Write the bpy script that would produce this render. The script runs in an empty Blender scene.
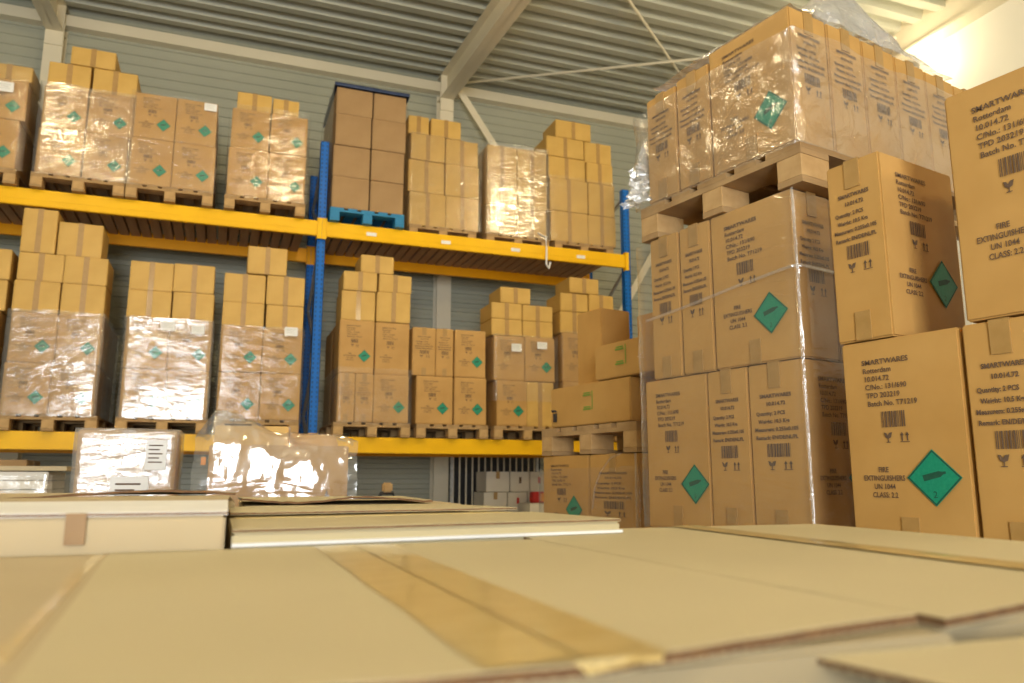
import bpy, bmesh, math, random
from mathutils import Vector, Matrix, noise
C = bpy.context.scene.collection
sc = bpy.context.scene
random.seed(7)
PI = math.pi

# ------------------------------------------------------------------ materials
def new_mat(name):
    m = bpy.data.materials.new(name); m.use_nodes = True
    nt = m.node_tree; b = nt.nodes['Principled BSDF']
    return m, nt, b

def add_noise(nt, scale, detail=3, stretch=None, coord='Object', distort=0.0):
    tc = nt.nodes.new('ShaderNodeTexCoord'); mp = nt.nodes.new('ShaderNodeMapping')
    n = nt.nodes.new('ShaderNodeTexNoise'); n.inputs['Scale'].default_value = scale
    n.inputs['Detail'].default_value = detail; n.inputs['Distortion'].default_value = distort
    if stretch: mp.inputs['Scale'].default_value = stretch
    nt.links.new(tc.outputs[coord], mp.inputs['Vector']); nt.links.new(mp.outputs['Vector'], n.inputs['Vector'])
    return n

def ramp(nt, src, c0, c1, p0=0.3, p1=0.7):
    r = nt.nodes.new('ShaderNodeValToRGB')
    r.color_ramp.elements[0].color = (*c0, 1); r.color_ramp.elements[1].color = (*c1, 1)
    r.color_ramp.elements[0].position = p0; r.color_ramp.elements[1].position = p1
    nt.links.new(src, r.inputs['Fac']); return r

def bump(nt, b, src, strength, dist=0.01):
    bp = nt.nodes.new('ShaderNodeBump'); bp.inputs['Strength'].default_value = strength
    bp.inputs['Distance'].default_value = dist
    nt.links.new(src, bp.inputs['Height']); nt.links.new(bp.outputs['Normal'], b.inputs['Normal'])

def mottled(name, c0, c1, scale=6, rough=0.7, metal=0, bmp=0.0, stretch=None, detail=3, distort=0.0, spec=.5):
    m, nt, b = new_mat(name)
    n = add_noise(nt, scale, detail, stretch, distort=distort)
    r = ramp(nt, n.outputs['Fac'], c0, c1)
    nt.links.new(r.outputs['Color'], b.inputs['Base Color'])
    b.inputs['Roughness'].default_value = rough; b.inputs['Metallic'].default_value = metal
    b.inputs['Specular IOR Level'].default_value = spec
    if bmp: bump(nt, b, n.outputs['Fac'], bmp)
    return m

def sheer_film(name, lo=0.06, hi=0.4, rough=0.1, scale=9.0, bs=0.5, haze=0.08, stretch=(1, 1, 3)):
    """stretch film: see-through, glossy, wrinkled"""
    m, nt, b = new_mat(name); nt.nodes.remove(b)
    out = nt.nodes['Material Output']
    tr = nt.nodes.new('ShaderNodeBsdfTransparent'); tr.inputs['Color'].default_value = (.97, .97, .96, 1)
    gl = nt.nodes.new('ShaderNodeBsdfGlossy'); gl.inputs['Roughness'].default_value = rough
    gl.inputs['Color'].default_value = (1, 1, 1, 1)
    df = nt.nodes.new('ShaderNodeBsdfDiffuse'); df.inputs['Color'].default_value = (.85, .86, .88, 1)
    n = add_noise(nt, scale, 5, stretch, distort=1.2)
    n2 = add_noise(nt, scale * .35, 2, (1, 1, 1))
    bp = nt.nodes.new('ShaderNodeBump'); bp.inputs['Strength'].default_value = bs; bp.inputs['Distance'].default_value = .02
    nt.links.new(n.outputs['Fac'], bp.inputs['Height'])
    nt.links.new(bp.outputs['Normal'], gl.inputs['Normal'])
    fc = nt.nodes.new('ShaderNodeLayerWeight'); fc.inputs['Blend'].default_value = .5
    pw = nt.nodes.new('ShaderNodeMath'); pw.operation = 'POWER'; pw.inputs[1].default_value = 4
    nt.links.new(fc.outputs['Facing'], pw.inputs[0])
    lw = nt.nodes.new('ShaderNodeMath'); lw.operation = 'MULTIPLY'; lw.inputs[1].default_value = .35
    nt.links.new(pw.outputs[0], lw.inputs[0])
    mr = nt.nodes.new('ShaderNodeMapRange')
    mr.inputs['From Min'].default_value = .35; mr.inputs['From Max'].default_value = .7
    mr.inputs['To Min'].default_value = lo; mr.inputs['To Max'].default_value = hi
    nt.links.new(n2.outputs['Fac'], mr.inputs['Value'])
    ad = nt.nodes.new('ShaderNodeMath'); ad.operation = 'ADD'; ad.use_clamp = True
    nt.links.new(lw.outputs[0], ad.inputs[0]); nt.links.new(mr.outputs['Result'], ad.inputs[1])
    mx0 = nt.nodes.new('ShaderNodeMixShader'); mx0.inputs[0].default_value = haze
    nt.links.new(tr.outputs[0], mx0.inputs[1]); nt.links.new(df.outputs[0], mx0.inputs[2])
    mx = nt.nodes.new('ShaderNodeMixShader')
    nt.links.new(ad.outputs[0], mx.inputs[0]); nt.links.new(mx0.outputs[0], mx.inputs[1]); nt.links.new(gl.outputs[0], mx.inputs[2])
    nt.links.new(mx.outputs[0], out.inputs['Surface'])
    return m

M = {}
M['kraft'] = mottled('kraft_board', (.46, .248, .062), (.53, .298, .084), 5, .62, bmp=.03)
M['kraft_yellow'] = mottled('yellow_kraft_board', (.56, .335, .075), (.63, .39, .10), 5, .6, bmp=.03)
M['kraft_dark'] = mottled('brown_kraft_board', (.335, .20, .085), (.38, .235, .105), 5, .75, bmp=.03)
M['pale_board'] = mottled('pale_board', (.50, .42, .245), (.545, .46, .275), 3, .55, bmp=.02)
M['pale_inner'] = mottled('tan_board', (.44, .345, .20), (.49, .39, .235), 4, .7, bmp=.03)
M['shaded_board'] = mottled('shade_painted_tan_board', (.33, .265, .155), (.37, .30, .18), 4, .8)  # tan board darkened so its colour carries the shade below the flap edges
M['white_board'] = mottled('white_board', (.66, .60, .50), (.72, .66, .56), 4, .6)
M['seam'] = mottled('carton_gap', (.10, .055, .02), (.16, .09, .035), 10, .9)
M['flute'] = mottled('corrugated_core', (.13, .065, .03), (.21, .11, .045), 60, .9)
def tape_mat(name, c0, c1, rough, coat=.6):
    m = mottled(name, c0, c1, 25, rough, bmp=.06, stretch=(1, 3, 1)); b = m.node_tree.nodes['Principled BSDF']
    b.inputs['Coat Weight'].default_value = coat; b.inputs['Coat Roughness'].default_value = .12
    return m
M['tape'] = tape_mat('clear_brown_tape', (.37, .21, .06), (.43, .25, .08), .4, .35)
M['tape_dull'] = tape_mat('brown_tape', (.26, .15, .06), (.31, .19, .08), .6, 0)
M['tape_pale'] = tape_mat('tape_on_pale_board', (.56, .41, .155), (.66, .51, .23), .3)
M['ink'] = mottled('printing_ink', (.10, .06, .035), (.15, .09, .05), 80, .8)
M['green'] = mottled('green_label', (.0, .22, .12), (.01, .27, .15), 10, .5)
M['green_dark'] = mottled('dark_green_ink', (.005, .07, .04), (.01, .085, .05), 10, .6)
M['green_print'] = mottled('green_print', (.13, .27, .03), (.17, .32, .045), 10, .7)
M['paper'] = mottled('paper_label', (.78, .77, .75), (.86, .85, .83), 10, .6)
M['wood'] = mottled('pallet_wood', (.30, .175, .07), (.48, .31, .14), 7, .85, bmp=.1, stretch=(1, .15, 1))
M['wood_block'] = mottled('pallet_block_wood', (.42, .25, .095), (.56, .36, .16), 14, .85, bmp=.1)
M['deckwood'] = mottled('shelf_board_wood', (.42, .23, .11), (.55, .33, .17), 9, .85, bmp=.1, stretch=(1, .1, 1))
M['blue_wood'] = mottled('blue_painted_wood', (.01, .17, .36), (.015, .22, .43), 8, .6, bmp=.05)
M['yellow'] = mottled('yellow_enamel', (.86, .47, .0), (.92, .52, .001), 3, .42, spec=.25)
M['orange'] = mottled('orange_enamel', (.82, .34, .0), (.88, .38, .001), 3, .45, spec=.25)
M['steel'] = mottled('galvanised_steel', (.4, .41, .42), (.55, .56, .57), 20, .4, metal=.7)
M['dark'] = mottled('dark_plastic', (.02, .02, .022), (.035, .035, .04), 20, .5)
M['bluefilm'] = mottled('dark_blue_sheet', (.03, .05, .11), (.06, .08, .16), 12, .3, bmp=.3)
M['red'] = mottled('red_print', (.55, .02, .015), (.65, .03, .02), 10, .6)
M['orange_print'] = mottled('orange_print', (.75, .25, .02), (.8, .3, .03), 10, .6)
M['cream_steel'] = mottled('cream_painted_steel', (.78, .70, .52), (.83, .75, .57), 2, .5)
M['grey_steel'] = mottled('grey_painted_steel', (.42, .42, .38), (.47, .47, .43), 2, .5)
M['wall_cladding'] = mottled('grey_cladding', (.385, .39, .305), (.435, .435, .345), .7, .5)
M['roof_sheet'] = mottled('roof_sheeting', (.50, .495, .40), (.56, .55, .45), .6, .42)
M['white_wall'] = mottled('white_wall_paint', (.74, .72, .64), (.79, .77, .69), 1, .7)
M['concrete'] = mottled('concrete_floor', (.22, .21, .19), (.30, .29, .27), 1.5, .6)
M['film'] = sheer_film('stretch_film', .02, .11, .10, 5, .5, .035)
M['film_heavy'] = sheer_film('thick_stretch_film', .03, .23, .11, 5, .45, .09)
M['film_silver'] = sheer_film('silvery_film', .10, .42, .14, 9, .6, .16)
M['film_crumpled'] = sheer_film('crumpled_film', .04, .24, .14, 10, 1.0, .06, (1, 1, 1))
M['film_heap'] = sheer_film('heaped_film', .18, .5, .16, 14, 1.0, .42, (1, 1, 1))
def blue_post_mat():
    m, nt, b = new_mat('blue_perforated_steel')
    b.inputs['Roughness'].default_value = .42; b.inputs['Specular IOR Level'].default_value = .25
    tc = nt.nodes.new('ShaderNodeTexCoord'); sep = nt.nodes.new('ShaderNodeSeparateXYZ')
    nt.links.new(tc.outputs['Object'], sep.inputs[0])
    def mth(op, a, bval=None, b2=None):
        n = nt.nodes.new('ShaderNodeMath'); n.operation = op
        nt.links.new(a, n.inputs[0])
        if bval is not None: n.inputs[1].default_value = bval
        if b2 is not None: nt.links.new(b2, n.inputs[1])
        return n.outputs[0]
    z = mth('ABSOLUTE', mth('SUBTRACT', mth('FRACT', mth('MULTIPLY', sep.outputs['Z'], 20)), .5))
    zz = mth('LESS_THAN', z, .22)
    x = mth('ABSOLUTE', mth('SUBTRACT', mth('ABSOLUTE', sep.outputs['X']), .024))
    xx = mth('LESS_THAN', x, .007)
    f = mth('MULTIPLY', zz, None, xx)
    mx = nt.nodes.new('ShaderNodeMix'); mx.data_type = 'RGBA'
    mx.inputs['A'].default_value = (.0, .13, .52, 1); mx.inputs['B'].default_value = (.005, .03, .09, 1)
    nt.links.new(f, mx.inputs['Factor']); nt.links.new(mx.outputs['Result'], b.inputs['Base Color'])
    return m
M['blue'] = blue_post_mat()
def glow(name, col, s):
    m, nt, b = new_mat(name); b.inputs['Emission Color'].default_value = (*col, 1); b.inputs['Emission Strength'].default_value = s
    b.inputs['Base Color'].default_value = (.9, .88, .8, 1); return m
M['lamp_lens'] = glow('lit_lamp_lens', (1, .84, .55), 60)

# ------------------------------------------------------------------ helpers
def tag(o, label=None, cat=None, group=None, kind=None):
    if label: o['label'] = label
    if cat: o['category'] = cat
    if group: o['group'] = group
    if kind: o['kind'] = kind
    return o

def empty(name, loc=(0, 0, 0), rz=0):
    o = bpy.data.objects.new(name, None); C.objects.link(o)
    o.location = loc; o.rotation_euler = (0, 0, rz); o.empty_display_size = .1
    return o

class MB:
    def __init__(s): s.bm = bmesh.new()
    def box(s, x0, x1, y0, y1, z0, z1, mat=0):
        vs = [s.bm.verts.new((x, y, z)) for x in (x0, x1) for y in (y0, y1) for z in (z0, z1)]
        for f in ((0, 1, 3, 2), (4, 6, 7, 5), (0, 4, 5, 1), (2, 3, 7, 6), (0, 2, 6, 4), (1, 5, 7, 3)):
            fc = s.bm.faces.new([vs[i] for i in f]); fc.material_index = mat
        return vs
    def poly(s, pts, mat=0):
        f = s.bm.faces.new([s.bm.verts.new(p) for p in pts]); f.material_index = mat; return f
    def prism(s, pts, z0, z1, mat=0, top=None):
        """extrude polygon given as (x,y) between z0 and z1"""
        a = [s.bm.verts.new((x, y, z0)) for x, y in pts]; b = [s.bm.verts.new((x, y, z1)) for x, y in pts]
        n = len(pts)
        for i in range(n):
            f = s.bm.faces.new((a[i], a[(i + 1) % n], b[(i + 1) % n], b[i])); f.material_index = mat
        f = s.bm.faces.new(b); f.material_index = mat if top is None else top
        f = s.bm.faces.new(a[::-1]); f.material_index = mat
    def bar(s, p, q, w, h, mat=0, up=(0, 0, 1)):
        p, q = Vector(p), Vector(q); d = (q - p).normalized(); up = Vector(up)
        if abs(d.dot(up)) > .98: up = Vector((0, 1, 0))
        r = d.cross(up).normalized(); u = r.cross(d)
        A = [s.bm.verts.new(p + r * a * w / 2 + u * b * h / 2) for a, b in ((-1, -1), (1, -1), (1, 1), (-1, 1))]
        B = [s.bm.verts.new(q + r * a * w / 2 + u * b * h / 2) for a, b in ((-1, -1), (1, -1), (1, 1), (-1, 1))]
        for i in range(4):
            f = s.bm.faces.new((A[i], A[(i + 1) % 4], B[(i + 1) % 4], B[i])); f.material_index = mat
        s.bm.faces.new(A[::-1]).material_index = mat; s.bm.faces.new(B).material_index = mat
    def tube(s, pts, r, n=8, mat=0):
        rings = []
        for i, p in enumerate(pts):
            p = Vector(p); d = (Vector(pts[min(i + 1, len(pts) - 1)]) - Vector(pts[max(i - 1, 0)])).normalized()
            up = Vector((0, 0, 1)) if abs(d.z) < .9 else Vector((0, 1, 0))
            a = d.cross(up).normalized(); b = d.cross(a)
            rings.append([s.bm.verts.new(p + (a * math.cos(2 * PI * k / n) + b * math.sin(2 * PI * k / n)) * r) for k in range(n)])
        for i in range(len(rings) - 1):
            for k in range(n):
                f = s.bm.faces.new((rings[i][k], rings[i][(k + 1) % n], rings[i + 1][(k + 1) % n], rings[i + 1][k])); f.material_index = mat
        s.bm.faces.new(rings[0][::-1]).material_index = mat; s.bm.faces.new(rings[-1]).material_index = mat
    def bevel(s, w, seg=2):
        s.bm.normal_update()
        bmesh.ops.bevel(s.bm, geom=list(s.bm.edges), offset=w, segments=seg, affect='EDGES', clamp_overlap=True)
    def mesh(s, name, mats):
        bmesh.ops.recalc_face_normals(s.bm, faces=s.bm.faces)
        me = bpy.data.meshes.new(name); s.bm.to_mesh(me); s.bm.free()
        for m in (mats if isinstance(mats, (list, tuple)) else [mats]): me.materials.append(m)
        return me
    def build(s, name, mats, parent=None, loc=None):
        return link(name, s.mesh(name, mats), parent, loc)

def link(name, me, parent=None, loc=None, rot=None, scale=None):
    o = bpy.data.objects.new(name, me); C.objects.link(o)
    if parent: o.parent = parent
    if loc: o.location = loc
    if rot: o.rotation_euler = rot
    if scale: o.scale = scale
    return o

# ------------------------------------------------------------------ printed marks (shared meshes, drawn in the x-z plane, facing -y)
def text_polys(bm, body, size, x, z, align='LEFT', sx=1.0, bold=0.0):
    cu = bpy.data.curves.new('t', 'FONT'); cu.body = body; cu.size = size; cu.align_x = align
    cu.resolution_u = 2; cu.offset = bold
    o = bpy.data.objects.new('t', cu); C.objects.link(o)
    dg = bpy.context.evaluated_depsgraph_get(); dg.update()
    me = bpy.data.meshes.new_from_object(o.evaluated_get(dg))
    vm = [bm.verts.new((x + v.co.x * sx, 0, z + v.co.y)) for v in me.vertices]
    for p in me.polygons:
        try: bm.faces.new([vm[i] for i in p.vertices])
        except ValueError: pass
    bpy.data.objects.remove(o); bpy.data.curves.remove(cu); bpy.data.meshes.remove(me)

def rect(bm, x0, x1, z0, z1):
    bm.faces.new([bm.verts.new(p) for p in ((x0, 0, z0), (x1, 0, z0), (x1, 0, z1), (x0, 0, z1))])
def flat(bm, pts):
    bm.faces.new([bm.verts.new((x, 0, z)) for x, z in pts])

def done(bm, name, mats, face=-1):
    bm.normal_update()
    for f in bm.faces:
        if f.normal.y > 0: f.normal_flip()
    me = bpy.data.meshes.new(name); bm.to_mesh(me); bm.free()
    for m in mats: me.materials.append(m)
    return me

def glass_mark(bm, x, z, s):
    flat(bm, [(x - .45 * s, z + s), (x - .2 * s, z + .95 * s), (x - .05 * s, z + .7 * s), (x + .12 * s, z + .95 * s), (x + .45 * s, z + s), (x + .3 * s, z + .5 * s), (x, z + .38 * s), (x - .3 * s, z + .5 * s)])
    rect(bm, x - .05 * s, x + .05 * s, z + .08 * s, z + .4 * s); rect(bm, x - .25 * s, x + .25 * s, z, z + .08 * s)
def arrows_mark(bm, x, z, s):
    for dx in (-.28 * s, .28 * s):
        rect(bm, x + dx - .07 * s, x + dx + .07 * s, z + .12 * s, z + .7 * s)
        flat(bm, [(x + dx - .2 * s, z + .65 * s), (x + dx + .2 * s, z + .65 * s), (x + dx, z + s)])
    rect(bm, x - .5 * s, x + .5 * s, z, z + .07 * s)
def barcode_mark(bm, x0, x1, z0, z1):
    rnd = random.Random(3); x = x0
    while x < x1:
        w = rnd.choice((.0018, .0018, .003, .0045)); rect(bm, x, min(x + w, x1), z0, z1); x += w + rnd.choice((.0018, .003))

# wide face: 0.36 x 0.575, origin bottom-left corner
bm = bmesh.new()
for i, t in enumerate(['SMARTWARES', 'Rotterdam', '10.014.72', 'C/No.: 131/690', 'TPD 203219', 'Batch No. T71219']):
    text_polys(bm, t, .0205, .068 + .002 * i, .505 - i * .0235, sx=1.0 if i else 1.12, bold=.0004)
P_WIDE = done(bm, 'wide_print', [M['ink']])
bm = bmesh.new(); glass_mark(bm, .135, .285, .028); arrows_mark(bm, .185, .285, .028)
S_WIDE = done(bm, 'wide_symbols', [M['ink']])
bm = bmesh.new()
for i, t in enumerate(['FIRE', 'EXTINGUISHERS', 'UN 1044', 'CLASS: 2.2']):
    text_polys(bm, t, .020, .112, .205 - i * .0228, 'CENTER', sx=.88, bold=.0004)
F_WIDE = done(bm, 'wide_print', [M['ink']])
bm = bmesh.new(); barcode_mark(bm, .118, .190, .327, .371)
B_WIDE = done(bm, 'wide_barcode', [M['ink']])
# narrow face: 0.187 x 0.575
bm = bmesh.new()
for i, (t, x) in enumerate([('SMARTWARES', .094), ('10.014.72', .094), ('Quantity: 2 PCS', .075), ('Weight: 10.5 Kgs', .085), ('Measurem: 0.255x0.105', .092), ('Remark: EN/DE/NL/PL', .092)]):
    text_polys(bm, t, .0175, x, .452 - i * .027 + (.005 if i < 2 else 0), 'CENTER', sx=.86 if i > 1 else .95, bold=.0006)
P_NARROW = done(bm, 'narrow_print', [M['ink']])
bm = bmesh.new(); glass_mark(bm, .072, .215, .03); arrows_mark(bm, .125, .215, .03)
S_NARROW = done(bm, 'narrow_symbols', [M['ink']])
bm = bmesh.new(); barcode_mark(bm, .058, .135, .258, .302)
B_NARROW = done(bm, 'narrow_barcode', [M['ink']])
# diamond hazard label, half diagonal 1
def diamond_mesh():
    bm = bmesh.new()
    flat(bm, [(-1, 0), (0, -1), (1, 0), (0, 1)])
    me = done(bm, 'hazard_diamond', [M['green']]); return me
def diamond_marks():
    bm = bmesh.new()
    for a, b in (((-1, 0), (0, -1)), ((0, -1), (1, 0)), ((1, 0), (0, 1)), ((0, 1), (-1, 0))):
        k0, k1 = 1.0, .93
        flat(bm, [(a[0] * k0, a[1] * k0), (b[0] * k0, b[1] * k0), (b[0] * k1, b[1] * k1), (a[0] * k1, a[1] * k1)])
    def rot(x, z, an=math.radians(14)): return (x * math.cos(an) - z * math.sin(an), x * math.sin(an) + z * math.cos(an) + .08)
    flat(bm, [rot(*p) for p in ((-.42, -.11), (.22, -.11), (.34, -.05), (.46, -.04), (.46, .04), (.34, .05), (.22, .11), (-.42, .11))])
    text_polys(bm, '2', .34, .0, -.72, 'CENTER')
    return done(bm, 'hazard_marks', [M['ink'], ])
DIA, DIAM = diamond_mesh(), diamond_marks()
DIAM.materials[0] = M['green_dark']

# ------------------------------------------------------------------ cartons
_cc = {}
def carton_mesh(w, d, h, mat, soft=0.0):
    """closed carton: origin bottom front-left; flap seam on top, slightly rounded folds, softly bulging faces"""
    key = (round(w, 3), round(d, 3), round(h, 3), mat, soft)
    if key in _cc: return _cc[key]
    m = MB(); m.box(.001, w - .001, .001, d - .001, .0005, h - .001)
    m.bevel(min(.005, h * .05), 2)
    bmesh.ops.recalc_face_normals(m.bm, faces=m.bm.faces)
    big = [f for f in m.bm.faces if f.calc_area() > .5 * min(w * h, w * d, d * h) and len(f.verts) == 4]
    r = bmesh.ops.inset_individual(m.bm, faces=big, thickness=.018, depth=0.0)
    if soft:
        for f in big:
            bmesh.ops.translate(m.bm, verts=list(f.verts), vec=f.normal * soft)
    # seam of the top flaps
    y = d / 2 if w >= d else None
    if w >= d: m.box(.004, w - .004, d / 2 - .0015, d / 2 + .0015, h - .004, h + .0004, 1)
    else: m.box(w / 2 - .0015, w / 2 + .0015, .004, d - .004, h - .004, h + .0004, 1)
    me = m.mesh('carton_body', [M[mat], M['seam']]); _cc[key] = me
    return me

_tc = {}
def tape_mesh(w, d, h, mode, tm='tape'):
    """clear tape over the top seam folded down the ends; modes: 'x' seam along x, 'y' seam along y (folds down the front)"""
    key = (round(w, 3), round(d, 3), round(h, 3), mode, tm)
    if key in _tc: return _tc[key]
    m = MB(); t = .0012; tw = .048 if min(w, d) > .15 else .04; drop = min(.085, h * .4); e = .0034
    if mode == 'x':
        y0, y1 = d / 2 - tw / 2, d / 2 + tw / 2
        m.box(-e, w + e, y0, y1, h - .0005, h + t)
        m.box(-e - t * .3, 0.0005, y0, y1, h - drop, h); m.box(w - .0005, w + e, y0, y1, h - drop, h)
    elif mode == 'y':
        x0, x1 = w / 2 - tw / 2, w / 2 + tw / 2
        m.box(x0, x1, -e, d + e, h - .0005, h + t)
        m.box(x0, x1, -e, .0005, h - drop, h); m.box(x0, x1, d - .0005, d + e, h - drop, h)
    elif mode == 'b':
        x0, x1 = w / 2 - tw / 2, w / 2 + tw / 2
        m.box(x0, x1, -e, .0005, .002, drop)
    elif mode == 'band':   # full-height tape on the front of a small carton
        x0, x1 = w / 2 - tw / 2, w / 2 + tw / 2
        m.box(x0, x1, -e, d + e, h - .0005, h + t)
        m.box(x0, x1, -e, .0005, .001, h)
    me = m.mesh('packing_tape', M[tm]); _tc[key] = me
    return me

FACE = {'front': lambda w, d: ((0, -.0022, 0), 0, w), 'right': lambda w, d: ((w + .0022, 0, 0), PI / 2, d), 'left': lambda w, d: ((-.0022, d, 0), -PI / 2, d)}
def put_print(root, w, d, h, face, kind, small=False, dia=True, diapos=None, text=True):
    (loc, rz, fw) = FACE[face](w, d)
    if kind == 'W':
        bw, pm, bmh = .36, P_WIDE, B_WIDE
    else:
        bw, pm, bmh = .187, P_NARROW, B_NARROW
    sx, sz = fw / bw, h / .575
    if text:
        link('printed_text', pm, root, loc, (0, 0, rz), (sx, 1, sz))
        link('barcode', bmh, root, loc, (0, 0, rz), (sx, 1, sz))
        link('handling_symbols', S_WIDE if kind == 'W' else S_NARROW, root, loc, (0, 0, rz), (sx, 1, sz))
        if kind == 'W': link('hazard_text', F_WIDE, root, loc, (0, 0, rz), (sx, 1, sz))
    if kind == 'W' and dia:
        R = .073 * (1 if not small else .92)
        u, v = diapos or (.72, .33)
        off = Matrix.Rotation(rz, 3, 'Z') @ Vector((u * fw, -.0006, v * h))
        p = Vector(loc) + off
        dd = link('hazard_label', DIA, root, p, (0, 0, rz), (R, 1, R)); dd['label'] = 'green diamond gas label'
        q = link('pictogram', DIAM, dd, (0, -.0005, 0), None, (.97, 1, .97))

def carton(loc, rz, w, d, h, label, group, mat='kraft', tape='x', prints=(), soft=0.0, name='carton', tm='tape', small=False, tilt=(0, 0), dia=True, diapos=None, text=True):
    me = carton_mesh(w, d, h, mat, soft)
    o = link(name, me, None, loc, (tilt[0], tilt[1], rz))
    tag(o, label, 'box', group)
    if tape == 'x' and w < d: tape = 'y'
    if tape: link('packing_tape', tape_mesh(w, d, h, tape, tm), o)
    if tape in ('x', 'y') and prints: link('bottom_tape', tape_mesh(w, d, h, 'b', tm), o)
    for f, k in prints: put_print(o, w, d, h, f, k, small, dia, diapos, text)
    return o

# ------------------------------------------------------------------ pallets
def pallet_meshes(wm, bmat):
    m = MB()
    for i in range(5):
        c = .0725 + i * (.8 - .145) / 4; hw = .0725 if i in (0, 2, 4) else .05
        m.box(c - hw, c + hw, 0, 1.2, .122, .144)
    deck = m.mesh('deck', M[wm])
    m = MB()
    m.box(0, .8, 0, .145, .1, .1215); s1 = m.mesh('stringer_board', M[wm])
    m = MB(); m.box(0, .1, 0, .145, .022, .0995); m.bevel(.002, 1); b1 = m.mesh('block', M[bmat])
    m = MB(); m.box(0, .1, 0, 1.2, 0, .0215); b2 = m.mesh('bottom_board', M[wm])
    return deck, s1, b1, b2
PAL = {'wood': pallet_meshes('wood', 'wood_block'), 'blue': pallet_meshes('blue_wood', 'blue_wood')}
def pallet(loc, rz, label, group, kind='wood', name='wooden_pallet'):
    r = empty(name, loc, rz); tag(r, label, 'pallet', group)
    dk, st, bl, bb = PAL[kind]
    link('deck', dk, r)
    for y in (0, .5275, 1.055):
        link('stringer_board', st, r, (0, y, 0))
        for x in (0, .35, .7): link('block', bl, r, (x, y, 0))
    for x in (0, .35, .7): link('bottom_board', bb, r, (x, 0, 0))
    return r

# ------------------------------------------------------------------ stretch film
def film_sleeve(name, x0, x1, y0, y1, z0, z1, mat, label, group=None, amp=.004, rz=0, loc=(0, 0, 0), top=False, sides='flrb', step=.045, seed=0, cat='plastic film'):
    bm = bmesh.new()
    def grid(fn, n, k):
        vs = [[bm.verts.new(fn(i / n, j / k)) for j in range(k + 1)] for i in range(n + 1)]
        for i in range(n):
            for j in range(k):
                bm.faces.new((vs[i][j], vs[i + 1][j], vs[i + 1][j + 1], vs[i][j + 1]))
    nz = max(2, int((z1 - z0) / step)); nx = max(2, int((x1 - x0) / step)); ny = max(2, int((y1 - y0) / step))
    if 'f' in sides: grid(lambda a, b: (x0 + a * (x1 - x0), y0, z0 + b * (z1 - z0)), nx, nz)
    if 'b' in sides: grid(lambda a, b: (x1 - a * (x1 - x0), y1, z0 + b * (z1 - z0)), nx, nz)
    if 'r' in sides: grid(lambda a, b: (x1, y0 + a * (y1 - y0), z0 + b * (z1 - z0)), ny, nz)
    if 'l' in sides: grid(lambda a, b: (x0, y1 - a * (y1 - y0), z0 + b * (z1 - z0)), ny, nz)
    if top: grid(lambda a, b: (x0 + a * (x1 - x0), y0 + b * (y1 - y0), z1), nx, ny)
    bmesh.ops.remove_doubles(bm, verts=bm.verts, dist=.0005)
    bm.normal_update()
    cx, cy = (x0 + x1) / 2, (y0 + y1) / 2
    for v in bm.verts:
        n = noise.noise(Vector((v.co.x * 5 + seed, v.co.y * 5, v.co.z * 9 + seed * 2)))
        a = amp * (n * .5 + .5) * 2
        ox = 1 if v.co.x > x1 - .001 else (-1 if v.co.x < x0 + .001 else 0)
        oy = 1 if v.co.y > y1 - .001 else (-1 if v.co.y < y0 + .001 else 0)
        oz = 1 if top and v.co.z > z1 - .001 else 0
        v.co += Vector((ox, oy, oz)) * a
        if abs(v.co.z - z1) < .001 and not top: v.co.z += .012 * noise.noise(Vector((v.co.x * 8, v.co.y * 8, seed)))
    for f in bm.faces: f.smooth = True
    me = bpy.data.meshes.new(name); bm.to_mesh(me); bm.free(); me.materials.append(M[mat])
    o = link(name, me, None, loc, (0, 0, rz))
    return tag(o, label, cat, group)

# ================================================================== THE HALL
H = 1.45
YW, XR, XL, YF = 10.1, 7.5, -9.0, -6.0
def struct(m, name, mats, label=None):
    o = m.build(name, mats); o['kind'] = 'structure'
    if label: o['label'] = label
    return o
m = MB(); m.box(XL, XR, YF, YW + .1, -.1, 0); struct(m, 'floor', M['concrete'], 'grey concrete warehouse floor')
def roof_z(y): return 7.12 - .10 * (YW - y)
# roof sheeting: trapezoid ribs running along x
m = MB(); pitch = .31; y = YW + .1; prof = []
while y > YF - .2:
    for dy, dz in ((0, 0), (.09, 0), (.12, .11), (.25, .11), (.28, 0)):
        prof.append((y - dy, roof_z(y - dy) + dz))
    y -= pitch
va = [m.bm.verts.new((XL, a, b)) for a, b in prof]; vb = [m.bm.verts.new((XR + .3, a, b)) for a, b in prof]
for i in range(len(prof) - 1): m.bm.faces.new((va[i], va[i + 1], vb[i + 1], vb[i]))
struct(m, 'ceiling', M['roof_sheet'], 'ribbed metal roof sheeting')
# back wall: horizontal profiled cladding
m = MB(); prof = []; z = -.05
while z < 7.3:
    for dz, dy in ((0, 0), (.055, 0), (.065, .018), (.12, .018)): prof.append((z + dz, YW + dy))
    z += .13
va = [m.bm.verts.new((XL, b, a)) for a, b in prof]; vb = [m.bm.verts.new((XR + .1, b, a)) for a, b in prof]
for i in range(len(prof) - 1): m.bm.faces.new((va[i], vb[i], vb[i + 1], va[i + 1]))
struct(m, 'wall_back', M['wall_cladding'], 'grey wall of horizontal metal cladding')
m = MB(); m.box(XR, XR + .1, YF, YW + .1, 0, 7.1); struct(m, 'wall_right', M['white_wall'], 'white wall panel under the roof on the right')
m = MB(); m.box(XL - .1, XL, YF, YW + .1, 0, 7.2); struct(m, 'wall_left', M['wall_cladding'])
m = MB()
m.box(XL, -2.8, YF - .1, YF, 0, 5.7); m.box(0.0, XR, YF - .1, YF, 0, 5.7); m.box(-2.8, 0.0, YF - .1, YF, 3.85, 5.7)
struct(m, 'wall_front', M['white_wall'])
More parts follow.
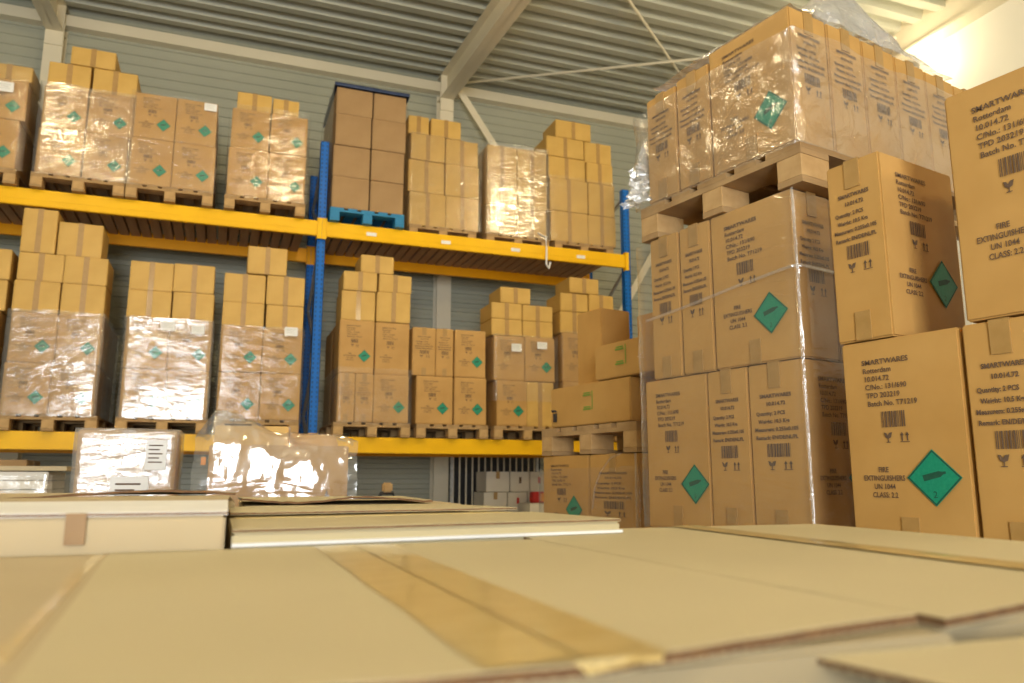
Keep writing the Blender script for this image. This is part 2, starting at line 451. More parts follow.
# steel frame
def column(x, label):
    m = MB(); w = .2
    m.box(x - w / 2, x + w / 2, YW - .2, YW - .188, 0, 6.85); m.box(x - w / 2, x + w / 2, YW - .014, YW - .002, 0, 6.85)
    m.box(x - .006, x + .006, YW - .19, YW - .01, 0, 6.85)
    o = m.build('steel_column', M['cream_steel']); tag(o, label, 'column', 'steel columns along the back wall'); o['kind'] = 'structure'
column(-2.17, 'cream steel column behind the upper left loads')
column(2.70, 'cream steel column on the back wall near the middle of the rack')
column(7.2, 'cream steel column in the right back corner')
def rafter(x, label):
    m = MB(); w = .19; hh = .36
    y0, y1 = YW - .01, YF + .1
    for a, b, ww in ((-hh, -hh + .014, w), (-.014, 0, w), (-hh, 0, .012)):
        pts = [(y0, roof_z(y0) + a - .01), (y1, roof_z(y1) + a - .01), (y1, roof_z(y1) + b - .01), (y0, roof_z(y0) + b - .01)]
        A = [m.bm.verts.new((x - ww / 2, p, q)) for p, q in pts]; B = [m.bm.verts.new((x + ww / 2, p, q)) for p, q in pts]
        for i in range(4): m.bm.faces.new((A[i], A[(i + 1) % 4], B[(i + 1) % 4], B[i]))
        m.bm.faces.new(A); m.bm.faces.new(B[::-1])
    # haunch plates at the column head
    m.box(x - w / 2, x + w / 2, YW - .22, YW - .2, 6.55, roof_z(YW - .2) - .02)
    o = m.build('roof_rafter', M['cream_steel']); tag(o, label, 'roof beam', 'steel roof rafters'); o['kind'] = 'structure'
rafter(-2.17, 'cream steel rafter at the top left corner'); rafter(2.70, 'cream steel rafter crossing the ceiling at the middle')
m = MB(); m.box(XL, XR, YW - .13, YW - .003, 6.87, 7.01); o = m.build('trim_1', M['cream_steel']); o['kind'] = 'structure'; o['label'] = 'cream steel eaves beam along the top of the back wall'
m = MB(); m.box(XR - .14, XR - .002, YF, YW - .2, 6.43, 6.90); m.box(XR - .2, XR - .002, YF, YW - .2, 6.41, 6.44)
o = m.build('trim_2', M['cream_steel']); o['kind'] = 'structure'; o['label'] = 'cream beam above the white right wall'
# bracing
def rod(name, a, b, r, label, flat_=False):
    m = MB()
    if flat_: m.bar(a, b, .012, .1, up=(0, 1, 0)); m.bar(Vector(a) + Vector((0, -.05, 0)), Vector(b) + Vector((0, -.05, 0)), .1, .012, up=(0, 1, 0))
    else: m.tube([a, b], r, 8)
    o = m.build(name, M['cream_steel']); tag(o, label, 'brace'); return o
rod('wall_brace', (2.85, YW - .3, 6.80), (6.0, YW - .3, 2.3), .04, 'cream diagonal wall brace falling right from the middle column head', True)
rod('wall_brace', (7.05, YW - .18, 6.62), (4.3, YW - .18, 2.05), .04, 'cream diagonal wall brace rising right beside the right blue post', True)
rod('roof_brace', (2.8, 9.95, roof_z(9.95) - .1), (7.3, 6.4, roof_z(6.4) - .1), .018, 'thin roof tie rod running from the middle rafter to the right')
rod('roof_brace', (2.8, 5.9, roof_z(5.9) - .06), (7.3, 9.95, roof_z(9.95) - .06), .018, 'thin roof tie rod crossing down to the back right corner')

# ================================================================== PALLET RACK
YR = 8.2; ZU, ZL = 4.16, 1.87; XP = .87; BAY = 3.70; DEP = 1.05
def upright(x, top, label):
    r = empty('rack_upright', (x, YR, 0)); tag(r, label, 'rack frame', 'blue upright frames of the rack')
    for dy in (0, DEP):
        m = MB()
        m.box(-.045, .045, -.0, .004, 0, top); m.box(-.045, -.041, 0, .07, 0, top); m.box(.041, .045, 0, .07, 0, top)
        m.box(-.045, -.03, .066, .07, 0, top); m.box(.03, .045, .066, .07, 0, top)
        p = m.build('post', M['blue'], r, (0, dy, 0)); 
        m = MB(); m.box(-.065, .065, -.03, .1, 0, .008); m.build('foot_plate', M['steel'], p)
    z = .3; k = 0
    while z < top - .2:
        z2 = min(z + .6, top - .1); m = MB()
        a, b = (.07, DEP) if k % 2 == 0 else (DEP, .07)
        m.bar((0, a, z), (0, b, z2), .03, .03); m.build('brace', M['steel'], r); z = z2 + .02; k += 1
    return r
upright(XP - BAY, 5.08, 'blue perforated rack upright outside at far left')
upright(XP, 5.08, 'blue perforated rack upright in the middle between the two bays')
upright(XP + BAY, 5.02, 'blue perforated rack upright at the right end of the rack')
def beam(xa, xb, y, z, mat, label, front=True, stickers=()):
    r = empty('rack_beam', ((xa + xb) / 2, y, z)); tag(r, label, 'rack beam', 'yellow rack beams')
    L = (xb - xa) / 2 - .047
    m = MB(); m.box(-L, L, -.03, .02, -.165, 0); m.bevel(.006, 2)
    m.box(-L, L, -.033, -.028, -.105, -.06)
    b = m.build('beam_profile', M[mat], r)
    for s in (-1, 1):
        m = MB(); c = s * (L + .022)
        m.box(c - .024, c + .018 if s < 0 else c + .024, -.042, -.036, -.20, .03) if s < 0 else m.box(c - .018, c + .024, -.042, -.036, -.20, .03)
        m.box(s * L - .003, s * L + .003, -.04, .02, -.20, .03)
        m.build('end_connector', M[mat], r)
    for sx in stickers:
        m = MB(); m.box(sx - .055, sx + .055, -.0345, -.0332, -.11, -.07); p = m.build('sticker', M['paper'], r); p['label'] = 'small white sticker'
    return r
for (xa, xb, bay) in ((XP - BAY, XP, 'left'), (XP, XP + BAY, 'right')):
    for z, lv in ((ZU, 'upper'), (ZL, 'lower')):
        st = (-1.32, -.48, .36, 1.2) if (bay == 'right' and lv == 'upper') else ()
        beam(xa, xb, YR - .005, z, 'yellow', f'yellow front beam of the {lv} rack level, {bay} bay', True, st)
        beam(xa, xb, YR + DEP + .04, z, 'orange', f'orange rear beam of the {lv} rack level, {bay} bay')
        m = MB(); x = xa + .06
        while x < xb - .15:
            m.box(x, x + .092, YR + .03, YR + DEP - .0, z - .055, z - .02); x += .113
        o = m.build('shelf_boards', M['deckwood']); tag(o, f'brown wooden boards decking the {lv} rack level, {bay} bay', 'shelf')
        m = None
# loads -----------------------------------------------------------------
ORD = ['first', 'second', 'third', 'fourth', 'fifth', 'sixth', 'seventh', 'eighth']
REG = []
def load(idx, level, Yf, rows, pal_x, film=None, mat='kraft', pal='wood', pprint='W', big_d=.58, fscale=1.0, back=True, filmmat='film', wz=None):
    """rows: (x0,x1,z0,z1,kind) measured on the plane y=8.1; scaled out to the load's own front plane"""
    k = Yf / 8.1; base = (ZU if level == 'upper' else ZL) + .002
    where = f'{ORD[idx]} load from left on {level} rack'
    grp = f'cartons of the {ORD[idx]} load on the {level} rack level'
    zs = sorted(set(round(r[2], 2) for r in rows))
    zmin = min(r[2] for r in rows); dz = (base + .146) - (H + (zmin - H) * k)
    tiers = sorted(set(r[5] for r in rows)); tn = {t: n for t, n in zip(tiers, ['bottom', 'second', 'third', 'fourth', 'fifth', 'sixth'][:len(tiers)])}
    tn[tiers[-1]] = 'top' if len(tiers) > 1 else 'only'
    prev = {}
    for (x0, x1, z0, z1, kind, t) in rows:
        same = sorted([r for r in rows if r[5] == t], key=lambda r: r[0]); i = [r[0] for r in same].index(x0); n = len(same)
        col = {1: ('single',), 2: ('left', 'right'), 3: ('left', 'middle', 'right')}[n][i]
        X0, X1 = x0 * k, x1 * k; Z0 = H + (z0 - H) * k + dz; Z1 = H + (z1 - H) * k + dz
        jy = random.uniform(-.008, .012) + (.0 if kind in 'WND' else .012) + t * .002
        d = big_d if kind in 'WNDT' else .42
        w, h = X1 - X0 - .004, Z1 - Z0 - .003
        look = {'W': 'printed carton with green diamond', 'N': 'narrow printed kraft carton', 'P': 'plain kraft carton', 'T': 'plain kraft carton', 'D': 'tall brown kraft carton', 'K': 'printed kraft carton'}[kind]
        lab = f'{look}, {tn[t]} tier {col}, {where}'
        tp = {'W': None, 'N': 'y', 'P': 'band', 'T': 'band', 'D': None, 'K': None}[kind]
        pr = {'W': (('front', 'W'),), 'N': (('front', 'N'),), 'K': (('front', 'W'),)}.get(kind, ())
        mm = mat if kind not in 'PT' else ('kraft_yellow' if mat != 'kraft_dark' else mat)
        o = carton((X0 + .002, Yf + jy, Z0), random.uniform(-.006, .006), w, d, h, lab, grp, mm, tp, pr, .002, small=True, dia=(kind == 'W'))
        REG.append((o, X0, X1, Z0, Z1, Yf + jy))
        if back and kind in 'WNDT' and (i == 0 or i == n - 1):
            carton((X0 + .002, Yf + jy + d + .01, Z0), 0, w, d, h, f'{"kraft" if kind != "D" else "brown"} carton of the rear row, {tn[t]} tier {col}, {where}', grp + ', rear row', mm, None, ())
    pr_ = pallet((pal_x * k, Yf - .012, base), 0, f'{"blue painted" if pal == "blue" else "wooden"} pallet under the {where}', 'pallets on the rack', pal, 'wooden_pallet')
    if film:
        for fi, (fx0, fx1, fz0, fz1) in enumerate(film):
            Z0 = max(H + (fz0 - H) * k + dz, base + .13); Z1 = H + (fz1 - H) * k + dz
            film_sleeve('stretch_film', fx0 * k - .01, fx1 * k + .01, Yf - .018, Yf + 1.2, Z0, Z1, filmmat, f'clear film around the {where}', 'stretch films on the racked loads', .006, seed=idx * 3 + (0 if level == 'upper' else 40) + fi)

# rows: x0, x1, z0, z1, kind, tier
load(0, 'upper', 8.1, [(-2.74, -2.36, 4.30, 4.79, 'W', 0), (-2.36, -1.98, 4.30, 4.79, 'W', 0), (-2.74, -2.34, 4.79, 5.19, 'W', 1), (-2.33, -1.94, 4.79, 5.19, 'W', 1), (-2.7, -2.31, 5.19, 5.35, 'P', 2), (-2.31, -1.92, 5.19, 5.35, 'P', 2)], -2.76, [(-2.74, -1.93, 4.2, 5.36)])
load(1, 'upper', 8.1, [(-1.82, -1.43, 4.30, 4.76, 'W', 0), (-1.42, -1.04, 4.30, 4.76, 'W', 0), (-1.81, -1.43, 4.76, 5.20, 'W', 1), (-1.42, -1.02, 4.76, 5.20, 'W', 1), (-1.80, -1.43, 5.20, 5.46, 'P', 2), (-1.41, -1.01, 5.20, 5.46, 'P', 2), (-1.62, -1.22, 5.46, 5.65, 'P', 3)], -1.84, [(-1.82, -1.02, 4.22, 5.22)], filmmat='film_heavy')
load(2, 'upper', 8.1, [(-1.03, -.63, 4.29, 4.78, 'W', 0), (-.63, -.23, 4.29, 4.78, 'W', 0), (-1.02, -.63, 4.78, 5.26, 'W', 1), (-.63, -.24, 4.78, 5.26, 'W', 1)], -1.03, [(-1.03, -.23, 4.24, 5.27)])
load(3, 'upper', 8.1, [(-.11, .29, 4.30, 4.82, 'W', 0), (.29, .67, 4.30, 4.82, 'W', 0), (-.10, .28, 4.82, 5.26, 'W', 1), (.29, .67, 4.82, 5.26, 'W', 1), (-.06, .29, 5.26, 5.46, 'P', 2), (.30, .57, 5.26, 5.44, 'P', 2)], -.12, [(-.11, .68, 4.22, 5.30)])
load(4, 'upper', 8.1, [(.95, 1.35, 4.30, 4.66, 'D', 0), (1.36, 1.73, 4.30, 4.66, 'D', 0), (.95, 1.35, 4.66, 5.02, 'D', 1), (1.36, 1.73, 4.66, 5.02, 'D', 1), (.96, 1.35, 5.02, 5.38, 'D', 2), (1.36, 1.74, 5.02, 5.38, 'D', 2), (.96, 1.36, 5.38, 5.70, 'D', 3), (1.37, 1.74, 5.38, 5.70, 'D', 3)], .94, None, mat='kraft_dark', pal='blue')
load(5, 'upper', 8.36, [(1.80, 2.22, 4.22, 4.61, 'T', 0), (2.22, 2.61, 4.22, 4.61, 'T', 0), (1.78, 2.20, 4.61, 4.99, 'T', 1), (2.21, 2.61, 4.61, 4.99, 'T', 1), (1.80, 2.20, 4.99, 5.30, 'P', 2), (2.21, 2.60, 4.99, 5.30, 'P', 2), (1.77, 2.01, 5.30, 5.52, 'P', 3), (2.03, 2.39, 5.30, 5.52, 'P', 3)], 1.80, [(1.79, 2.62, 4.2, 5.30)])
load(6, 'upper', 8.36, [(2.70, 3.07, 4.21, 4.56, 'T', 0), (3.07, 3.45, 4.21, 4.56, 'T', 0), (2.70, 3.08, 4.56, 4.92, 'T', 1), (3.08, 3.46, 4.56, 4.92, 'T', 1), (2.71, 3.08, 4.92, 5.30, 'T', 2), (3.08, 3.46, 4.92, 5.30, 'T', 2)], 2.70, [(2.70, 3.46, 4.18, 5.32)], filmmat='film_heavy')
load(7, 'upper', 8.36, [(3.51, 4.00, 4.21, 4.59, 'T', 0), (4.00, 4.38, 4.21, 4.59, 'T', 0), (3.50, 4.00, 4.59, 5.0, 'T', 1), (4.01, 4.37, 4.59, 5.0, 'P', 1), (3.48, 3.98, 5.0, 5.28, 'P', 2), (3.99, 4.35, 5.0, 5.26, 'P', 2), (3.46, 3.96, 5.28, 5.53, 'P', 3), (3.97, 4.34, 5.26, 5.53, 'P', 3), (3.58, 4.06, 5.53, 5.76, 'P', 4)], 3.55, [(3.49, 4.33, 4.18, 5.02)])
load(0, 'lower', 8.1, [(-2.74, -2.34, 2.01, 2.48, 'W', 0), (-2.33, -1.96, 2.01, 2.48, 'W', 0), (-2.74, -2.34, 2.48, 2.95, 'W', 1), (-2.33, -1.96, 2.48, 2.95, 'W', 1), (-2.7, -2.31, 2.95, 3.24, 'P', 2), (-2.3, -1.93, 2.95, 3.24, 'P', 2), (-2.7, -2.31, 3.24, 3.53, 'P', 3), (-2.3, -1.92, 3.24, 3.53, 'P', 3)], -2.74)
load(1, 'lower', 8.1, [(-1.88, -1.50, 2.01, 2.48, 'W', 0), (-1.50, -1.13, 2.01, 2.48, 'W', 0), (-1.87, -1.49, 2.48, 2.95, 'W', 1), (-1.49, -1.12, 2.48, 2.95, 'W', 1), (-1.88, -1.50, 2.95, 3.25, 'P', 2), (-1.49, -1.12, 2.95, 3.25, 'P', 2), (-1.87, -1.49, 3.25, 3.52, 'P', 3), (-1.49, -1.12, 3.25, 3.52, 'P', 3), (-1.87, -1.58, 3.52, 3.95, 'P', 4), (-1.57, -1.19, 3.52, 3.85, 'P', 4)], -1.89, [(-1.88, -1.12, 1.97, 2.97)], filmmat='film_heavy')
load(2, 'lower', 8.1, [(-.92, -.53, 2.03, 2.49, 'W', 0), (-.53, -.15, 2.03, 2.49, 'W', 0), (-.92, -.54, 2.49, 2.98, 'W', 1), (-.54, -.15, 2.49, 2.98, 'W', 1), (-.93, -.54, 2.98, 3.26, 'P', 2), (-.53, -.15, 2.98, 3.27, 'P', 2), (-.93, -.54, 3.26, 3.55, 'P', 3), (-.54, -.16, 3.27, 3.56, 'P', 3)], -.94, [(-.92, -.15, 2.0, 2.99)], filmmat='film_heavy')
load(3, 'lower', 8.1, [(-.07, .33, 2.05, 2.52, 'W', 0), (.33, .72, 2.05, 2.52, 'W', 0), (-.07, .33, 2.52, 2.98, 'W', 1), (.33, .72, 2.52, 2.98, 'W', 1), (-.07, .33, 2.98, 3.23, 'P', 2), (.35, .72, 2.98, 3.23, 'P', 2), (-.07, .33, 3.23, 3.53, 'P', 3), (.34, .72, 3.23, 3.54, 'P', 3), (.14, .53, 3.54, 3.83, 'P', 4)], -.08, [(-.07, .72, 2.0, 2.99)])
load(4, 'lower', 8.1, [(1.09, 1.27, 2.03, 2.54, 'N', 0), (1.27, 1.46, 2.03, 2.54, 'N', 0), (1.46, 1.84, 2.03, 2.54, 'W', 0), (1.09, 1.46, 2.54, 3.11, 'W', 1), (1.47, 1.84, 2.54, 3.11, 'K', 1), (1.10, 1.46, 3.11, 3.43, 'P', 2), (1.47, 1.84, 3.11, 3.44, 'P', 2), (1.11, 1.47, 3.43, 3.64, 'P', 3), (1.49, 1.85, 3.44, 3.64, 'P', 3), (1.29, 1.65, 3.64, 3.84, 'P', 4)], 1.06, [(1.09, 1.85, 2.0, 2.60)])
load(5, 'lower', 8.1, [(1.92, 2.33, 2.01, 2.53, 'W', 0), (2.34, 2.71, 2.01, 2.53, 'W', 0), (1.87, 2.13, 2.53, 3.06, 'N', 1), (2.13, 2.33, 2.53, 3.06, 'N', 1), (2.34, 2.70, 2.53, 3.06, 'W', 1)], 1.93)
load(6, 'lower', 8.1, [(2.83, 3.19, 2.02, 2.53, 'W', 0), (3.19, 3.53, 2.02, 2.53, 'P', 0), (2.80, 3.17, 2.53, 3.04, 'K', 1), (3.17, 3.54, 2.53, 3.04, 'W', 1), (2.77, 3.14, 3.04, 3.23, 'P', 2), (3.15, 3.53, 3.04, 3.23, 'P', 2), (2.77, 3.14, 3.23, 3.42, 'P', 3), (3.15, 3.53, 3.23, 3.42, 'P', 3), (2.88, 3.25, 3.42, 3.61, 'P', 4)], 2.80, [(2.80, 3.55, 2.3, 3.05)])
load(7, 'lower', 8.1, [(3.64, 4.02, 2.02, 2.55, 'W', 0), (4.02, 4.38, 2.02, 2.55, 'W', 0), (3.64, 4.02, 2.55, 3.12, 'K', 1), (4.02, 4.38, 2.55, 3.12, 'K', 1), (3.62, 3.99, 3.12, 3.38, 'P', 2), (4.0, 4.36, 3.12, 3.40, 'P', 2), (3.62, 3.98, 3.38, 3.60, 'P', 3), (3.99, 4.32, 3.40, 3.61, 'P', 3), (3.74, 4.13, 3.61, 3.80, 'P', 4)], 3.60, [(3.62, 4.38, 2.0, 3.14)])
# address sheets stuck to the racked loads
def sheet(x, z, w, h):
    for o, a, b, c, d, yy in REG:
        if a < x < b and c < z < d: break
    m = MB(); m.box(-w / 2, w / 2, -.001, 0, -h / 2, h / 2)
    p = m.build('paper_sheet', M['paper'], o, (x - o.location.x, -.036, z - o.location.z)); p['label'] = 'white printed sheet'
    m = MB()
    for i in range(3): m.box(-w * .4, w * (.3 - .1 * (i % 2)), -.0018, -.0011, h * (.22 - .2 * i), h * (.26 - .2 * i))
    m.build('printed_lines', M['grey_steel'], p)
for a in ((-.55, 2.90, .13, .09), (-.28, 2.88, .12, .09), (.60, 2.92, .13, .09), (3.06, 2.90, .12, .09), (3.37, 2.94, .12, .08), (-2.12, 5.10, .14, .1), (-.31, 5.21, .12, .08)): sheet(*a)
# cover sheet + loose film on the brown load
film_sleeve('plastic_cover', .94, 1.76, 8.08, 9.2, 5.70, 5.735, 'bluefilm', 'dark blue plastic cover sheet on the brown fifth upper load', None, .006, top=True, seed=5)
film_sleeve('stretch_film', .93, 1.75, 8.075, 9.25, 4.28, 5.705, 'film', 'clear film around the brown fifth load on upper rack level', 'stretch films on the racked loads', .003, seed=11, sides='lrb')
m = MB(); m.tube([(3.44, 8.33, 4.36), (3.45, 8.13, 4.25), (3.455, 8.12, 4.1), (3.45, 8.12, 3.92), (3.48, 8.12, 3.87), (3.5, 8.12, 3.95)], .012, 8)
ft = bpy.data.objects['stretch_film.005'] if 'stretch_film.005' in bpy.data.objects else None
for q in list(C.objects):
    if q.get('label') == 'clear film around the seventh load from left on upper rack': ft = q
ft = m.build('film_tail', M['paper'], ft); ft['label'] = 'twisted white film tail'

# ================================================================== BIG STACK ON THE RIGHT
ST = math.radians(10.9)
dl = Vector((math.cos(ST), math.sin(ST), 0)); dr = Vector((-math.sin(ST), math.cos(ST), 0)); TH = ST - PI / 2
K1 = Vector((1.737, 1.990, 0))
def sp(u, v, z, K=K1): return K - dr * u + dl * v + Vector((0, 0, z))
LZ = [.118, .690, 1.262, 1.834, 2.412]
G1 = 'cartons of the big wrapped stack on the right'
def big(u0, u1, v0, v1, z0, z1, label, prints, tape=None, K=K1, g=G1, mat='kraft', rz=0, **kw):
    return carton(sp(u0 + .001, v0 + .001, z0 + .001, K), TH + rz, u1 - u0 - .003, v1 - v0 - .003, z1 - z0 - .003, label, g, mat, tape, prints, **kw)
pallet(sp(-.8, 0, -.024), TH, 'wooden pallet on the floor under the big right stack', 'pallets of the big right stack')
PS = 'big right stack'
WN = (('front', 'W'), ('right', 'N')); NW = (('front', 'N'), ('right', 'W'))
# tiers 1-2 (mostly below the view) and tier 3
for t, nm in ((0, 'bottom'), (1, 'second')):
    z0, z1 = LZ[t], LZ[t + 1]
    big(-.8, -.42, 0, .2, z0, z1, f'wide printed carton, {nm} tier left, {PS}', (('front', 'W'),), 'x')
    big(-.42, -.21, 0, .37, z0, z1, f'narrow printed carton, {nm} tier middle, {PS}', (('front', 'N'),), 'x')
    big(-.21, 0, 0, .37, z0, z1, f'narrow printed carton, {nm} tier at the corner, {PS}', NW, 'x')
    for j in range(2): big(-.21, 0, .37 + j * .37, .74 + j * .37, z0, z1, f'carton behind the corner one, {["first", "second"][j]} along, {nm} tier, {PS}', (('right', 'W'),), 'x')
z0, z1 = LZ[2], LZ[3]
big(-.765, -.425, 0, .2, z0, z1, f'wide printed carton with green diamond, third tier left, {PS}', (('front', 'W'),), 'x', diapos=(.78, .29))
big(-.425, -.232, 0, .37, z0, z1, f'narrow printed carton, third tier middle, {PS}', (('front', 'N'),), 'x')
big(-.232, 0, 0, .37, z0, z1, f'narrow printed carton at the corner of the third tier, {PS}', NW, 'x')
for j in range(2): big(-.21, 0, .38 + j * .38, .75 + j * .38, z0, z1, f'carton {["one behind", "two behind"][j]} the corner one, third tier, {PS}', (('right', 'W'),), 'x')
# tier 4
z0, z1 = LZ[3], LZ[4]
big(-.375, 0, 0, .2, z0, z1, f'wide carton with green diamond at the corner, fourth tier, {PS}', WN, 'x', diapos=(.70, .29))
big(-.542, -.378, 0, .37, z0, z1, f'narrow printed carton, middle of the fourth tier, {PS}', (('front', 'N'),), 'x')
big(-.712, -.545, 0, .37, z0, z1, f'narrow printed carton, left end of the fourth tier, {PS}', (('front', 'N'), ('left', 'W')), 'x', dia=False)
for j in range(4): big(-.375, 0, .2 + j * .2, .4 + j * .2, z0, z1, f'carton {ORD[j + 1]} along the right side, fourth tier, {PS}', (('right', 'N'),), 'x')
for j in range(2): big(-.72, -.378, .38 + j * .38, .75 + j * .38, z0, z1, f'carton at the rear left, {ORD[j]} behind, fourth tier, {PS}', (), 'x')
# pallet in mid-stack
PZ = LZ[4]
pallet(sp(-.745, -.01, PZ), TH, 'wooden pallet between the fourth tier and the top load, big right stack', 'pallets of the big right stack')
PT = PZ + .146; TT = PT + .50
big(-.335, .045, -.01, .19, PT, TT, f'wide carton with green diamond at the corner of the top load, {PS}', WN, 'x', diapos=(.74, .30), soft=.001)
big(-.515, -.338, -.01, .37, PT, TT - .03, f'narrow printed carton, middle of the top load, {PS}', (('front', 'N'),), 'x')
big(-.695, -.518, -.01, .37, PT, TT - .04, f'narrow printed carton, left end of the top load, {PS}', (('front', 'N'), ('left', 'W')), 'x')
for j in range(5): big(-.335, .045, .195 + j * .2, .393 + j * .2, PT, TT - .004 * j, f'carton {ORD[j + 1]} along the right side of the top load, {PS}', (('right', 'N'),), 'x')
for j in range(2): big(-.70, -.338, .38 + j * .4, .76 + j * .4, PT, TT - .02, f'carton at the rear left, {ORD[j]} behind, top load, {PS}', (), 'x')
# films
film_sleeve('stretch_film', -.775, .008, -.008, 1.2, 1.262, 2.40, 'film', 'clear film around the third and fourth tiers, big right stack', None, .004, TH, sp(0, 0, 0), seed=21)
film_sleeve('stretch_film', -.735, .062, -.024, 1.22, PT - .02, PT + .40, 'film_crumpled', 'wrinkled clear film around the top load, big right stack', None, .012, TH, sp(0, 0, 0), seed=23, step=.03)
# folded edge of the film: pale bands
m = MB(); m.tube([sp(-.715, -.02, 2.075), sp(-.5, -.022, 2.09), sp(-.25, -.022, 2.115), sp(.0, -.02, 2.135), sp(.02, 0, 2.136), sp(.02, .35, 2.13)], .006, 8)
tag(m.build('film_roll_edge', M['film_heavy']), 'rolled film edge slanting across the fourth tier, big right stack', 'plastic film')
m = MB(); m.tube([sp(.018, -.018, 1.28), sp(.017, -.018, 1.7), sp(.018, -.018, 2.1), sp(.016, -.018, 2.4)], .005, 8)
tag(m.build('film_roll_edge', M['film_heavy']), 'shiny film fold running down the corner of the big right stack', 'plastic film')
# crumpled film heap on the top load
def heap(name, u0, u1, v0, v1, z, hgt, label, mat='film_heap', n=46, seed=3, K=K1, f=None):
    bm = bmesh.new(); g = []
    for i in range(n + 1):
        row = []
        for j in range(n + 1):
            a, b = i / n, j / n
            e = math.sin(PI * a) ** .45 * math.sin(PI * b) ** .45
            nn = noise.fractal(Vector((a * 5 + seed, b * 7, 0)), .9, 2.2, 4)
            nn2 = noise.noise(Vector((a * 2.3 + seed, b * 2.1 + seed, 1)))
            q = f(a, b) if f else 1
            zz = z + hgt * e * q * (.72 + .35 * nn2) + (.075 if n > 30 else .04) * e * nn
            row.append(bm.verts.new(sp(u0 + a * (u1 - u0) + .02 * noise.noise(Vector((a * 9, b * 9, seed + 4))), v0 + b * (v1 - v0) + .02 * nn, max(zz, z + .002), K)))
        g.append(row)
    for i in range(n):
        for j in range(n): bm.faces.new((g[i][j], g[i + 1][j], g[i + 1][j + 1], g[i][j + 1])).smooth = (i + j) % 3 != 0
    me = bpy.data.meshes.new(name); bm.to_mesh(me); bm.free(); me.materials.append(M[mat])
    return tag(link(name, me), label, 'plastic film')
heap('crumpled_film', -.66, .045, .0, 1.0, TT + .004, .34, 'crumpled clear plastic film heaped on top of the big right stack', f=lambda a, b: .25 + (.25 + a) * math.exp(-((b - .5) / .28) ** 2), n=60)
m = MB()
pts = [sp(-.725, -.03, PT + .42), sp(-.76, -.03, PT + .3), sp(-.79, -.02, PT + .1), sp(-.80, 0, PT + .0), sp(-.775, 0, PT + .15)]
heap('loose_film', -.80, -.70, -.03, .3, PT + .12, .3, 'loose film flap hanging at the left side of the top load', n=20, seed=9)
bm = bmesh.new(); g = []
for i in range(15):
    row = []
    for j in range(15):
        a, b = i / 14 - .5, j / 14 - .5; q = noise.fractal(Vector((a * 5, b * 5, 4)), .8, 2, 3)
        row.append(bm.verts.new(sp(-.735 + a * .11 * (1 - .6 * b) + .02 * q, -.03 + .05 * q, PT + .1 + b * .17 + .01 * q)))
    g.append(row)
for i in range(14):
    for j in range(14): bm.faces.new((g[i][j], g[i + 1][j], g[i + 1][j + 1], g[i][j + 1]))
me = bpy.data.meshes.new('film_scrap'); bm.to_mesh(me); bm.free(); me.materials.append(M['film_heap'])
tag(link('film_scrap', me), 'white crumpled film scrap sticking out at the left edge of the top load', 'plastic film')

# ---- second pallet at far right
G2 = 'printed cartons of the nearest right stack'
PS2 = 'nearest stack at right edge'
pallet(sp(.215, -.1, -.024), TH, 'wooden pallet on the floor under the nearest right stack', 'pallets of the big right stack')
for t, nm in ((0, 'bottom'), (1, 'second')):
    big(.216, .557, -.1, .1, LZ[t], LZ[t + 1], f'wide printed carton, {nm} tier, {PS2}', (('front', 'W'),), 'x', g=G2)
    big(.56, .75, -.1, .27, LZ[t], LZ[t + 1], f'narrow printed carton, {nm} tier, {PS2}', (('front', 'N'),), 'x', g=G2)
    big(.753, .943, -.1, .27, LZ[t], LZ[t + 1], f'outer narrow printed carton, {nm} tier, {PS2}', (('front', 'N'),), 'x', g=G2)
    big(.216, .557, .11, .31, LZ[t], LZ[t + 1], f'carton behind the wide one, {nm} tier, {PS2}', (), 'x', g=G2)
big(.212, .556, -.1, .1, LZ[2], LZ[3], f'wide carton with sharp green diamond, third tier, {PS2}', (('front', 'W'),), 'x', g=G2)
big(.562, .752, -.104, .27, LZ[2], LZ[3], f'narrow carton with taped top and barcode, third tier, {PS2}', (('front', 'N'),), 'x', g=G2)
link_tabs = []
big(.756, .946, -.1, .27, LZ[2], LZ[3], f'outer narrow carton just past the picture edge, third tier, {PS2}', (('front', 'N'),), 'x', g=G2)
for j in range(2): big(.212, .556, .105 + j * .205, .305 + j * .205, LZ[2], LZ[3], f'carton {ORD[j + 1]} behind the wide one, third tier, {PS2}', (), 'x', g=G2)
big(.204, .383, -.1, .274, LZ[3], LZ[3] + .545, f'turned carton with shaded wide side, fourth tier, {PS2}', NW, 'x', g=G2, mat='kraft')
big(.575, .945, -.1, .1, LZ[3] + .003, LZ[3] + .615, f'tall wide carton at the upper right corner, fourth tier, {PS2}', (('front', 'W'),), 'x', g=G2)
big(.575, .945, .105, .305, LZ[3] + .003, LZ[3] + .60, f'carton behind the tall one, fourth tier, {PS2}', (), 'x', g=G2)
# tape ends folded onto the faces of the nearest cartons
def tab(u, z0, z1, v, label, w=.052):
    pass

